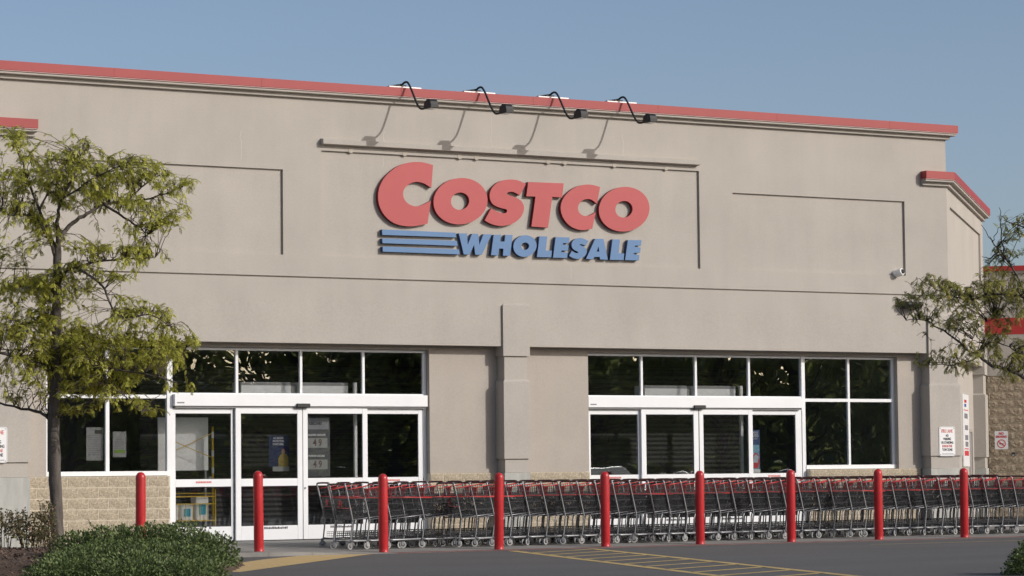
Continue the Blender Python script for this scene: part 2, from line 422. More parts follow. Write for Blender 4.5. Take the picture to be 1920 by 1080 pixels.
S2 = math.sqrt(.5)
def ch(s):      # frame of the splayed wall
    return lambda t, d, z: (s * (11.12 + S2 * t - S2 * d), S2 * t + S2 * d, z)
CHL = 9.4
for s in (1, -1):
    f = ch(s)
    def dch(t, z):
        if .75 < t < 8.66 and 5.495 < z < 7.13: return .05
        if 5.045 < z < 5.085: return .045
        if z < 3.795: return .25
        return 0.0
    gridwall(MB(), [.003, .75, 8.66, CHL], [0, 3.795, 5.045, 5.085, 5.495, 7.13, 7.55], dch, .40, f).build('splayed_wall', STUC, BLD)
    path = [(10.40, 0), (11.12, 0), (11.12 + S2 * CHL, S2 * CHL)]
    if s < 0: path = [(-x, y) for x, y in reversed(path)]
    cornice(path, 7.82)
    MB().add([(s * 11.1, .5, 7.5), (s * 17.4, 6.9, 7.5), (s * 17.4, 16, 7.5), (s * 11.1, 16, 7.5)], [(0, 1, 2, 3)]).build('lower_roof', GREYM, BLD)

# piers and pilaster: stacked sections with slightly different widths
def pier(name, poly):      # poly(e, g) -> plan polygon inset by e
    secs = [(3.60, 4.62, 0.0, 0.0), (4.62, 4.66, 0.0, .05), (3.13, 3.60, .045, .045), (3.085, 3.13, 0.0, .045), (1.535, 3.085, 0.0, 0.0), (1.262, 1.535, .04, .04)]
    mb = MB()
    for (z0, z1, e0, e1) in secs:
        mb.prism(list(range(len(poly(0)))), lambda i: (*poly(e0)[i], z0), lambda i: (*poly(e1)[i], z1))
    o = mb.build(name, STUC, BLD)
    MB().prism(list(range(len(poly(0)))), lambda i: (*poly(.012)[i], -.3), lambda i: (*poly(.012)[i], 1.258)).build('concrete_plinth', CONC, BLD)
    return o
pier('pilaster', lambda e: [(-.425 + e, .5), (-.425 + e, -.06 + e), (.20 - e, -.06 + e), (.20 - e, .5)])
for s in (1, -1):
    P = lambda e: [(s * (10.485 + e), .8), (s * (10.485 + e), -.06 + e), (s * (11.35 - e * .6), -.06 + e), (s * (11.58 - e), .17 + e), (s * 11.45, .8)]
    pier('corner_pier', P)
    f = ch(s)
    Q = lambda e: [f(8.55 + e, .45, 0)[:2], f(8.55 + e, -.05 + e, 0)[:2], f(9.36, -.05 + e, 0)[:2], f(9.36, .45, 0)[:2]]
    pier('corner_pier', Q)

# recessed lower wall with the two storefront openings
WY = .28
lw = MB()
OPEN = [(-10.05, -1.945), (1.80, 9.865)]
def dlow(x, z):
    for a, b in OPEN:
        if a < x < b and z < 3.712: return None
    return WY
gridwall(lw, [-10.9, -10.05, -1.945, 1.80, 9.865, 10.9], [1.262, 3.712, 3.799], dlow, .62, FRONT)
lw.build('lower_wall', STUC2, BLD)
# rows of split-face blocks under it
BL, BH = .4064, .2032
def block_mesh(wd, ht, dp, seed, amp, mats):
    rnd = random.Random(seed); nx, nz = 5, 4; mb = MB(); vs = []; fs = []
    for k in range(nz + 1):
        for i in range(nx + 1):
            edge = i in (0, nx) or k in (0, nz)
            vs.append((wd * i / nx + (0 if i in (0, nx) else rnd.uniform(-.012, .012)), -(dp + (0 if edge else rnd.uniform(.1, 1) * amp)), ht * k / nz + (0 if k in (0, nz) else rnd.uniform(-.008, .008))))
    for k in range(nz):
        for i in range(nx):
            a = k * (nx + 1) + i; q = (a, a + 1, a + nx + 2, a + nx + 1)
            fs += [(q[0], q[1], q[2]), (q[0], q[2], q[3])] if rnd.random() < .5 else [(q[0], q[1], q[3]), (q[1], q[2], q[3])]
    n = len(vs); vs += [(0, 0, 0), (wd, 0, 0), (wd, 0, ht), (0, 0, ht)]
    c = [0, nx, (nz + 1) * (nx + 1) - 1, nz * (nx + 1)]
    bot = list(range(0, nx + 1)); topr = [nz * (nx + 1) + i for i in range(nx + 1)]
    fs += [tuple([n, n + 1] + bot[::-1]), tuple([n + 3] + topr + [n + 2])]
    fs += [tuple([n] + [k * (nx + 1) for k in range(nz + 1)] + [n + 3]), tuple([n + 1, n + 2] + [k * (nx + 1) + nx for k in range(nz, -1, -1)])]
    mb.add(vs, fs); me = mb.mesh('block', mats); recalc(me); return me
BV = {}
def bmesh_for(wd, mats, amp):
    key = (round(wd, 3), mats.name)
    if key not in BV: BV[key] = [block_mesh(wd - .016, BH - .014, .016, 11 * k + int(wd * 1000), amp, mats) for k in range(7)]
    return random.choice(BV[key])
def block_wall(parent, length, rows, f_place, m, mm, amp, start=0.0):
    for rw in range(rows):
        off = (rw % 2) * BL / 2 + start; t = -off % BL - BL
        while t < length - .02:
            a, b = max(0, t), min(length, t + BL)
            if b - a > .06:
                o = link('block', bmesh_for(b - a, m, amp), parent); f_place(o, a + .0055, rw * BH + .0055)
            t += BL
ZB = 1.262
def wains(x0, x1, start):
    back = MB().box(x0, x1, .262, .60, -.3, ZB - .003).build('block_wainscot', MORTAR, BLD)
    z0 = ZB - 7 * BH
    block_wall(back, x1 - x0, 7, lambda o, a, z: setattr(o, 'location', (x0 + a, .272, z0 + z)), BLOCK, MORTAR, .010, start)
wains(-10.70, -7.575, .15); wains(-1.95, -.43, .1); wains(.205, 1.80, .24); wains(7.42, 10.45, .3)

# far wing of the store to the right (and its mirror image to the left)
for s in (1, -1):
    E = (11.12 + S2 * CHL, S2 * CHL)
    g = lambda t, d, z: (s * (E[0] + S2 * t + S2 * d), E[1] - S2 * t + S2 * d, z)
    def gb(mb, t0, t1, d0, d1, z0, z1):
        vs = [g(t, d, z) for z in (z0, z1) for (t, d) in ((t0, d0), (t1, d0), (t1, d1), (t0, d1))]
        return mb.add(vs, [(0, 3, 2, 1), (4, 5, 6, 7), (0, 1, 5, 4), (1, 2, 6, 5), (2, 3, 7, 6), (3, 0, 4, 7)])
    gb(MB(), -.3, 16, 0, .4, 3.585, 6.25).build('wing_wall', STUC, BLD)
    gb(MB(), -.2, 16, -.006, .1, 4.63, 5.05).build('red_band', REDPAINT, BLD)
    gb(MB(), -.2, 16, -.06, .45, 6.24, 6.365).build('roof_cap', REDPAINT, BLD)
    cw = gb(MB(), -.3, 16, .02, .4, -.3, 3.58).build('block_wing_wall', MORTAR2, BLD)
    if s > 0:
        ang = -math.pi / 4
        def plc(o, a, z):
            p = g(a, .03, z - .07); o.location = p; o.rotation_euler = (0, 0, ang)
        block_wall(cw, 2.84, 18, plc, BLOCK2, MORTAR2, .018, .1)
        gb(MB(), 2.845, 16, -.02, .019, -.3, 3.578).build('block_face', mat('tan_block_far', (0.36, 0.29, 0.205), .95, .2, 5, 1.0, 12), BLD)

# sign hood moulding and its small round vent caps
bevel(sweep(MB(), [(-4.49, 0.0), (4.41, 0.0)], [(-.02, 7.79), (.125, 7.775), (.125, 7.676), (.06, 7.662), (-.02, 7.658)]).build('hood_moulding', STUC, BLD), .004, 1)
for px in (-3.82, -2.62, -1.36, -.97, .72, 1.12, 2.33, 3.62):
    MB().lathe([(.0, -.006), (.05, -.006), (.055, -.002), (.055, .06)], 18, (px, 7.585), 'Y').build('vent_cap', STUC3, BLD)

# ------------------------------------------------------------------ storefronts
def frame_bar(mb, x0, x1, z0, z1, y0=.40, y1=.47): return mb.box(x0, x1, y0, y1, z0, z1)
def pane(x0, x1, z0, z1, y, parent):
    # very slightly tilted by its own amount, as real glazing is
    dx, dz = random.uniform(-.0012, .0012), random.uniform(-.0012, .0012)
    w_, h_ = (x1 - x0) / 2 + .012, (z1 - z0) / 2 + .012
    me = MB().box(-w_, w_, -.003, .003, -h_, h_).mesh('pane', GLASS)
    return link('pane', me, parent, ((x0 + x1) / 2, y, (z0 + z1) / 2), (dz * 2, 0, dx * 2))
def storefront(o, flip, wx0, wx1, wm0, wm1, dj0, dj1, tm, tall, fl, l1, l1g, l2, l2g, fr, XL, XR):
    T0, T1 = 3.655, 3.705
    # fixed window next to the doors
    wf = MB(); a, b = wx0, wx1
    frame_bar(wf, a, b, T0, T1); frame_bar(wf, a, b, 2.722, 2.792, .402, .468); frame_bar(wf, a - .01, b, 1.268, 1.355, .37, .47)
    frame_bar(wf, wm0, wm1, 1.355, T0, .403, .467)
    if flip: frame_bar(wf, b - .07, b, 1.355, T0, .401, .469)
    else: frame_bar(wf, a, a + .06, 1.355, T0, .401, .469)
    win = bevel(wf.build('window', WHITE, BLD), .004, 1)
    ga, gb_ = (a + .06, b) if not flip else (a, b - .07)
    for (x0, x1) in ((ga, wm0), (wm1, gb_)):
        pane(x0, x1, 1.355, 2.722, .437, win); pane(x0, x1, 2.792, T0, .437, win)
    # tall mullion between window and door
    bevel(MB().box(tall[0], tall[1], .385, .475, -.02, T1 + .001).build('mullion', WHITE, BLD), .004, 1)
    # transom over the doors
    tf = MB(); xa, xb = (tall[1], XR) if not flip else (XL, tall[0])
    frame_bar(tf, xa, xb, T0, T1, .4005, .4695); frame_bar(tf, xa, xb, 2.81, 2.835, .402, .468)
    for (p, r_) in tm: frame_bar(tf, p, r_, 2.835, T0, .403, .467)
    if flip: frame_bar(tf, xa, xa + .055, -.02, T0, .404, .466)
    else: frame_bar(tf, xb - .075, xb, -.02, T0, .404, .466)
    tr = bevel(tf.build('transom_window', WHITE, BLD), .004, 1)
    ed = [xa + (.055 if flip else 0)] + [v for p in tm for v in p] + [xb - (0 if flip else .075)]
    for i in range(0, len(ed), 2): pane(ed[i], ed[i + 1], 2.835, T0, .437, tr)
    hd = bevel(MB().box(xa + .004, xb - .03, .29, .472, 2.582, 2.809).build('door_header', WHITE, BLD), .006, 2)
    MB().box(xa + .03, xb - .06, .33, .465, 2.548, 2.581).build('shade_band_track', GREYM, hd)  # track strip, its grey also stands for the shade band under the header
    cx = (l1[1] + l2[0]) / 2
    se = MB().box(cx - .16, cx + .13, .245, .289, 2.555, 2.635).build('motion_sensor', BLACKM, hd); bevel(se, .012, 2)
    MB().box(xa + .05, xa + .2, .2875, .2899, 2.63, 2.655).build('maker_plate', INKG, hd)
    def leaf(name, x0, x1, g0, g1, y0, y1, hasbottomtext, redtext):
        m_ = MB()
        for (p, r_, z0, z1) in ((x0, g0, .012, 2.542), (g1, x1, .012, 2.542), (g0, g1, 2.44, 2.542), (g0, g1, 1.045, 1.19), (g0, g1, .012, .285)):
            m_.box(p, r_, y0 + (.0 if p in (x0, g1) else .002), y1 - .001, z0, z1)
        d = bevel(m_.build(name, WHITE, BLD), .005, 2)
        yy = (y0 + y1) / 2
        pane(g0, g1, 1.19, 2.44, yy, d); pane(g0, g1, .285, 1.045, yy, d)
        sm = MB()
        for (z0, z1) in ((1.19, 2.44), (.285, 1.045)):      # black glazing gasket
            for (p, r_, c, e) in ((g0, g0 + .012, z0, z1), (g1 - .012, g1, z0, z1), (g0, g1, z0, z0 + .012), (g0, g1, z1 - .012, z1)):
                sm.box(p, r_, yy - .012, yy - .006, c, e)
        sm.build('gasket', SEAL, d)
        if hasbottomtext:
            t_ = MB(); x = (g0 + g1) / 2 - .12; rr = random.Random(3)
            while x < (g0 + g1) / 2 + .36:
                ww = rr.uniform(.012, .035); t_.box(x, x + ww, y0 - .001, y0 + .0005, .222, .222 + rr.choice((.03, .036, .042))); x += ww + .008
            t_.build('door_lettering', INKK, d)
        if redtext:
            t_ = MB(); x = g0 + .42; rr = random.Random(5)
            while x < g0 + .72:
                ww = rr.uniform(.014, .03); t_.box(x, x + ww, y0 - .001, y0 + .0025, 1.115, 1.15); x += ww + .008
            t_.build('door_lettering', INKP, d)
        return d
    leaf('fixed_door_panel', fl[0], fl[1], fl[2], fl[3], .40, .455, False, True)
    leaf('fixed_door_panel', fr[0], fr[1], fr[2], fr[3], .40, .455, False, True)
    a_ = leaf('sliding_door', l1[0], l1[1], l1g[0], l1g[1], .335, .392, True, False)
    b_ = leaf('sliding_door', l2[0], l2[1], l2g[0], l2g[1], .335, .392, True, False)
    MB().box(l1[1] - .002, l2[0] + .002, .345, .385, .012, 2.54).build('door_seal', SEAL, a_)
    MB().lathe([(.0, .318), (.018, .318), (.018, .335)], 14, (l2[0] + .04, 1.0), 'Y').build('lock_cylinder', GREYM, b_)
storefront(0, False, -10.04, -7.58, -8.822, -8.745, 0, 0, [(-6.137, -6.08), (-4.759, -4.706), (-3.389, -3.333)], (-7.58, -7.465),
           (-7.462, -6.19, -7.40, -6.242), (-6.174, -4.747), (-6.062, -4.854), (-4.735, -3.316), (-4.631, -3.427), (-3.36, -2.045, -3.308, -2.14), -10.0, -1.95)
storefront(0, True, 7.415, 9.87, 8.581, 8.64, 0, 0, [(3.179, 3.233), (4.547, 4.602), (5.923, 5.979)], (7.321, 7.415),
           (1.862, 3.14, 1.917, 3.088), (3.134, 4.575), (3.251, 4.452), (4.595, 5.975), (4.70, 5.865), (5.93, 7.315, 5.989, 7.154), 1.805, 9.87)

# ------------------------------------------------------------------ inside the entrances
inn = MB().box(-10.8, 10.8, .63, 7.8, -.3, -.002).build('interior_floor', INTFLOOR, BLD)
MB().box(-10.84, 10.84, 7.0, 7.2, 0, 3.79).box(-.2, 0, .63, 6.99, 0, 3.79).build('interior_wall', INTER, BLD)
MB().box(-10.84, -10.7, .63, 6.99, 0, 3.79).box(10.7, 10.84, .63, 6.99, 0, 3.79).build('interior_wall', INTER, BLD)
MB().box(-10.6, 10.6, .63, 6.98, 3.74, 3.797).build('interior_ceiling', INTER, BLD)
for (xa, xb) in ((-7.0, -.4), (2.0, 7.6)):
    sh = MB(); z = .0
    while z < 3.5:
        sh.add([(xa, 3.0, z), (xb, 3.0, z), (xb, 2.965, z + .05), (xa, 2.965, z + .05), (xb, 3.0, z + .096), (xa, 3.0, z + .096)], [(0, 1, 2, 3), (3, 2, 4, 5)]); z += .1
    tag(sh.build('roller_shutter', SHUT, BLD), kind=None)
for dx in (0, 9.36):     # air curtain units above the doors
    ac = MB().box(-5.86 + dx, -4.78 + dx, .75, 1.15, 2.55, 3.06).build('air_curtain', WHITE2, BLD); bevel(ac, .015, 2)
    MB().box(-5.85 + dx, -4.79 + dx, .742, .749, 3.0, 3.055).build('grille', GREYM, ac)
    ac = MB().box(-4.60 + dx, -3.52 + dx, .75, 1.15, 2.55, 3.06).build('air_curtain', WHITE2, BLD); bevel(ac, .015, 2)
    MB().box(-4.59 + dx, -3.53 + dx, .742, .749, 3.0, 3.055).build('grille', GREYM, ac)
    MB().box(-4.76 + dx, -4.62 + dx, .85, 1.1, 2.55, 3.0).build('duct_joint', GREYM, BLD)
    MB().box(-3.36 + dx, -3.30 + dx, .80, .86, 0.0, 3.07).build('post', WHITE2, BLD)
# hairline repairs in the stucco: pale sealant run into vertical cracks
SEALANT = mat('sealant', (0.52, 0.48, 0.43), .8, .1, 4)
for (x, z0, z1, sd) in ((-3.08, 7.30, 8.05, 1), (-.62, 7.80, 8.45, 2), (2.55, 7.82, 8.30, 3), (1.25, 5.2, 5.49, 4), (-6.2, 7.3, 7.9, 5)):
    rr = random.Random(sd); z = z0; pts = []
    while z < z1: pts.append((x + rr.uniform(-.02, .02), z)); z += .07
    m_ = MB(); wd = .006; yy = .05 if (z0 < 7.55 and abs(x) < 4.4) else 0
    for i in range(len(pts) - 1):
        (xa, za), (xb, zb) = pts[i], pts[i + 1]
        yv = .05 if (-4.47 < x < 4.45 and 5.495 < (za + zb) / 2 < 7.557) else 0
        if yv == 0 and 7.5 < zb < 7.80 and -4.5 < x < 4.42: continue
        m_.quad((xa - wd, yv - .0025, za), (xa + wd, yv - .0025, za), (xb + wd, yv - .0025, zb), (xb - wd, yv - .0025, zb))
    m_.build('crack_filler', SEALANT, BLD)
LETTERS = {
 'C': [[[-2.0,7.378],[-2.038,7.387],[-2.076,7.397],[-2.116,7.405],[-2.16,7.414],[-2.206,7.421],[-2.252,7.426],[-2.298,7.427],[-2.343,7.426],[-2.388,7.424],[-2.434,7.421],[-2.479,7.416],[-2.524,7.409],[-2.57,7.399],[-2.615,7.388],[-2.66,7.374],[-2.706,7.358],[-2.752,7.339],[-2.796,7.318],[-2.836,7.296],[-2.875,7.273],[-2.914,7.246],[-2.955,7.216],[-2.995,7.182],[-3.033,7.148],[-3.067,7.114],[-3.098,7.079],[-3.126,7.043],[-3.152,7.006],[-3.174,6.968],[-3.194,6.929],[-3.21,6.892],[-3.223,6.854],[-3.233,6.816],[-3.241,6.777],[-3.245,6.737],[-3.246,6.697],[-3.245,6.658],[-3.241,6.619],[-3.234,6.579],[-3.224,6.54],[-3.21,6.501],[-3.193,6.463],[-3.171,6.423],[-3.145,6.384],[-3.115,6.347],[-3.082,6.312],[-3.046,6.28],[-3.007,6.25],[-2.965,6.224],[-2.92,6.2],[-2.873,6.181],[-2.824,6.166],[-2.773,6.155],[-2.722,6.146],[-2.671,6.141],[-2.619,6.138],[-2.57,6.137],[-2.524,6.138],[-2.479,6.141],[-2.434,6.146],[-2.39,6.152],[-2.346,6.16],[-2.298,6.169],[-2.246,6.18],[-2.191,6.192],[-2.136,6.205],[-2.058,6.664],[-2.085,6.65],[-2.112,6.637],[-2.141,6.623],[-2.173,6.608],[-2.207,6.592],[-2.243,6.577],[-2.283,6.563],[-2.324,6.551],[-2.363,6.542],[-2.398,6.54],[-2.431,6.542],[-2.464,6.547],[-2.499,6.556],[-2.534,6.568],[-2.566,6.584],[-2.594,6.602],[-2.62,6.624],[-2.641,6.648],[-2.659,6.675],[-2.674,6.705],[-2.683,6.735],[-2.686,6.765],[-2.685,6.795],[-2.679,6.825],[-2.668,6.854],[-2.652,6.883],[-2.634,6.909],[-2.612,6.929],[-2.588,6.947],[-2.562,6.964],[-2.536,6.981],[-2.507,6.996],[-2.477,7.009],[-2.444,7.019],[-2.41,7.025],[-2.375,7.029],[-2.341,7.029],[-2.307,7.026],[-2.273,7.021],[-2.24,7.013],[-2.207,7.002],[-2.171,6.988],[-2.131,6.969],[-2.087,6.946],[-2.044,6.923]]],
 'O': [[[-0.751,6.708],[-0.761,6.647],[-0.782,6.586],[-0.813,6.526],[-0.854,6.47],[-0.903,6.417],[-0.961,6.369],[-1.026,6.326],[-1.097,6.289],[-1.172,6.26],[-1.251,6.237],[-1.332,6.222],[-1.413,6.215],[-1.494,6.217],[-1.573,6.226],[-1.648,6.242],[-1.719,6.267],[-1.784,6.298],[-1.841,6.336],[-1.891,6.38],[-1.932,6.429],[-1.963,6.482],[-1.985,6.539],[-1.996,6.598],[-1.997,6.659],[-1.987,6.72],[-1.967,6.78],[-1.936,6.839],[-1.896,6.895],[-1.848,6.948],[-1.791,6.996],[-1.727,7.039],[-1.657,7.076],[-1.582,7.106],[-1.504,7.129],[-1.423,7.144],[-1.341,7.152],[-1.26,7.152],[-1.181,7.143],[-1.105,7.127],[-1.033,7.103],[-0.968,7.072],[-0.909,7.034],[-0.859,6.99],[-0.817,6.94],[-0.785,6.887],[-0.763,6.829],[-0.752,6.77]],[[-1.176,6.691],[-1.182,6.657],[-1.196,6.623],[-1.217,6.592],[-1.245,6.564],[-1.278,6.541],[-1.315,6.523],[-1.355,6.511],[-1.397,6.506],[-1.438,6.508],[-1.477,6.517],[-1.512,6.532],[-1.543,6.552],[-1.568,6.578],[-1.586,6.608],[-1.596,6.64],[-1.598,6.674],[-1.593,6.709],[-1.579,6.743],[-1.558,6.774],[-1.531,6.802],[-1.498,6.825],[-1.46,6.843],[-1.42,6.854],[-1.379,6.859],[-1.338,6.858],[-1.299,6.849],[-1.263,6.835],[-1.232,6.814],[-1.207,6.788],[-1.189,6.758],[-1.179,6.726]]],
 'S': [[[0.156,7.094],[0.126,7.107],[0.097,7.12],[0.065,7.133],[0.03,7.144],[-0.007,7.155],[-0.047,7.164],[-0.091,7.169],[-0.139,7.172],[-0.186,7.172],[-0.233,7.17],[-0.281,7.165],[-0.326,7.158],[-0.369,7.148],[-0.411,7.137],[-0.452,7.122],[-0.491,7.103],[-0.529,7.082],[-0.563,7.057],[-0.595,7.03],[-0.623,7.001],[-0.648,6.97],[-0.667,6.937],[-0.682,6.904],[-0.693,6.872],[-0.699,6.843],[-0.7,6.815],[-0.698,6.788],[-0.693,6.76],[-0.684,6.731],[-0.671,6.705],[-0.655,6.682],[-0.635,6.661],[-0.61,6.642],[-0.577,6.625],[-0.538,6.611],[-0.5,6.598],[-0.461,6.589],[-0.423,6.581],[-0.389,6.575],[-0.361,6.571],[-0.337,6.568],[-0.319,6.563],[-0.307,6.556],[-0.299,6.547],[-0.296,6.538],[-0.296,6.527],[-0.299,6.514],[-0.306,6.504],[-0.317,6.495],[-0.331,6.487],[-0.348,6.482],[-0.368,6.479],[-0.391,6.479],[-0.418,6.481],[-0.448,6.486],[-0.482,6.494],[-0.515,6.502],[-0.544,6.511],[-0.571,6.521],[-0.597,6.531],[-0.621,6.542],[-0.644,6.553],[-0.666,6.564],[-0.821,6.319],[-0.79,6.303],[-0.759,6.287],[-0.725,6.273],[-0.686,6.259],[-0.644,6.246],[-0.601,6.235],[-0.556,6.227],[-0.509,6.222],[-0.462,6.22],[-0.416,6.221],[-0.369,6.226],[-0.323,6.233],[-0.28,6.242],[-0.238,6.254],[-0.197,6.268],[-0.158,6.283],[-0.121,6.301],[-0.085,6.322],[-0.05,6.346],[-0.016,6.373],[0.014,6.402],[0.039,6.431],[0.061,6.462],[0.078,6.494],[0.092,6.53],[0.103,6.569],[0.107,6.604],[0.106,6.634],[0.099,6.662],[0.087,6.687],[0.073,6.711],[0.054,6.732],[0.032,6.751],[0.007,6.768],[-0.021,6.783],[-0.051,6.796],[-0.084,6.807],[-0.118,6.817],[-0.149,6.825],[-0.174,6.832],[-0.197,6.838],[-0.218,6.844],[-0.239,6.849],[-0.259,6.854],[-0.274,6.859],[-0.283,6.867],[-0.289,6.875],[-0.29,6.883],[-0.289,6.89],[-0.283,6.897],[-0.273,6.904],[-0.258,6.91],[-0.238,6.916],[-0.217,6.919],[-0.196,6.921],[-0.172,6.921],[-0.148,6.919],[-0.12,6.912],[-0.092,6.903],[-0.064,6.892],[-0.038,6.881],[-0.013,6.869],[0.013,6.857]]],
 'T': [[[0.213,7.139],[1.06,7.148],[1.016,6.852],[0.784,6.86],[0.673,6.224],[0.276,6.234],[0.381,6.848],[0.164,6.845]]],
 'C2': [[[1.942,7.11],[1.91,7.117],[1.878,7.124],[1.845,7.13],[1.813,7.137],[1.779,7.143],[1.744,7.147],[1.707,7.149],[1.668,7.149],[1.629,7.148],[1.591,7.145],[1.552,7.139],[1.514,7.132],[1.475,7.123],[1.437,7.112],[1.398,7.099],[1.36,7.084],[1.321,7.066],[1.283,7.045],[1.243,7.022],[1.204,6.996],[1.167,6.967],[1.133,6.937],[1.101,6.905],[1.073,6.872],[1.049,6.84],[1.028,6.807],[1.01,6.772],[0.997,6.736],[0.987,6.699],[0.982,6.662],[0.981,6.626],[0.983,6.589],[0.99,6.553],[1.001,6.517],[1.016,6.481],[1.034,6.445],[1.058,6.411],[1.085,6.377],[1.116,6.345],[1.151,6.315],[1.189,6.288],[1.229,6.264],[1.271,6.246],[1.314,6.231],[1.357,6.22],[1.4,6.211],[1.443,6.206],[1.486,6.204],[1.529,6.206],[1.573,6.211],[1.616,6.217],[1.657,6.224],[1.698,6.231],[1.739,6.239],[1.83,6.585],[1.803,6.572],[1.776,6.558],[1.75,6.545],[1.726,6.533],[1.703,6.522],[1.678,6.512],[1.65,6.504],[1.62,6.497],[1.591,6.494],[1.562,6.495],[1.532,6.5],[1.505,6.509],[1.479,6.522],[1.454,6.539],[1.434,6.558],[1.418,6.58],[1.406,6.605],[1.399,6.63],[1.397,6.654],[1.399,6.678],[1.407,6.703],[1.42,6.729],[1.438,6.755],[1.458,6.778],[1.482,6.798],[1.509,6.814],[1.538,6.828],[1.571,6.838],[1.606,6.845],[1.639,6.849],[1.67,6.849],[1.698,6.845],[1.726,6.838],[1.751,6.828],[1.774,6.815],[1.797,6.801],[1.819,6.787],[1.84,6.772],[1.862,6.758]]],
 'O2': [[[3.157,6.697],[3.146,6.636],[3.126,6.575],[3.094,6.516],[3.054,6.46],[3.004,6.407],[2.946,6.359],[2.881,6.317],[2.81,6.28],[2.734,6.251],[2.655,6.228],[2.574,6.214],[2.492,6.207],[2.411,6.208],[2.332,6.217],[2.256,6.234],[2.185,6.258],[2.12,6.29],[2.062,6.328],[2.012,6.371],[1.971,6.42],[1.94,6.473],[1.918,6.53],[1.907,6.589],[1.906,6.649],[1.916,6.71],[1.937,6.77],[1.967,6.829],[2.007,6.885],[2.056,6.937],[2.113,6.985],[2.177,7.028],[2.248,7.064],[2.323,7.094],[2.402,7.117],[2.483,7.133],[2.565,7.14],[2.646,7.14],[2.726,7.131],[2.802,7.115],[2.873,7.091],[2.939,7.06],[2.998,7.022],[3.049,6.978],[3.091,6.929],[3.123,6.875],[3.145,6.818],[3.156,6.758]],[[2.735,6.68],[2.729,6.646],[2.715,6.613],[2.693,6.582],[2.665,6.554],[2.632,6.531],[2.594,6.514],[2.554,6.503],[2.512,6.498],[2.471,6.5],[2.432,6.508],[2.396,6.523],[2.365,6.543],[2.341,6.568],[2.323,6.598],[2.313,6.63],[2.31,6.663],[2.316,6.697],[2.33,6.731],[2.352,6.761],[2.379,6.789],[2.413,6.812],[2.45,6.829],[2.491,6.841],[2.532,6.846],[2.574,6.844],[2.613,6.836],[2.649,6.821],[2.68,6.801],[2.705,6.775],[2.723,6.746],[2.733,6.714]]],
 'bar1': [[[-3.162,6.054],[-1.5,6.047],[-1.481,5.954],[-3.16,5.947]]],
 'bar2': [[[-3.16,5.879],[-1.474,5.886],[-1.45,5.786],[-3.156,5.784]]],
 'bar3': [[[-3.152,5.72],[-1.425,5.714],[-1.407,5.616],[-3.15,5.617]]],
 'w': [[[-1.425,6.038],[-1.235,6.042],[-1.221,5.81],[-1.117,6.039],[-0.971,6.041],[-0.952,5.819],[-0.849,6.04],[-0.66,6.043],[-0.895,5.622],[-1.048,5.62],[-1.074,5.818],[-1.173,5.619],[-1.315,5.619]]],
 'h': [[[-0.615,6.037],[-0.444,6.04],[-0.463,5.905],[-0.361,5.907],[-0.343,6.043],[-0.168,6.048],[-0.237,5.621],[-0.403,5.621],[-0.39,5.761],[-0.491,5.761],[-0.513,5.619],[-0.682,5.624]]],
 'o': [[[0.393,5.84],[0.386,5.802],[0.37,5.764],[0.347,5.728],[0.317,5.696],[0.281,5.667],[0.24,5.644],[0.195,5.626],[0.148,5.615],[0.1,5.61],[0.053,5.612],[0.007,5.621],[-0.035,5.636],[-0.073,5.657],[-0.104,5.683],[-0.129,5.714],[-0.147,5.748],[-0.156,5.785],[-0.157,5.823],[-0.15,5.861],[-0.135,5.899],[-0.112,5.934],[-0.083,5.967],[-0.047,5.995],[-0.006,6.019],[0.039,6.036],[0.086,6.048],[0.134,6.053],[0.182,6.051],[0.227,6.043],[0.269,6.028],[0.307,6.007],[0.339,5.981],[0.364,5.95],[0.382,5.916],[0.392,5.879]],[[0.215,5.832],[0.21,5.812],[0.2,5.794],[0.184,5.778],[0.165,5.765],[0.142,5.757],[0.118,5.754],[0.094,5.756],[0.072,5.762],[0.054,5.774],[0.04,5.789],[0.032,5.807],[0.03,5.826],[0.034,5.845],[0.045,5.863],[0.06,5.879],[0.08,5.892],[0.103,5.9],[0.127,5.903],[0.15,5.902],[0.172,5.895],[0.191,5.884],[0.205,5.869],[0.213,5.851]]],
 'l': [[[0.467,6.041],[0.651,6.045],[0.61,5.756],[0.758,5.757],[0.739,5.622],[0.399,5.616]]],
 'e': [[[0.852,6.039],[1.189,6.043],[1.169,5.921],[1.025,5.922],[1.017,5.888],[1.162,5.883],[1.142,5.766],[0.99,5.769],[0.983,5.736],[1.136,5.73],[1.12,5.618],[0.783,5.617]]],
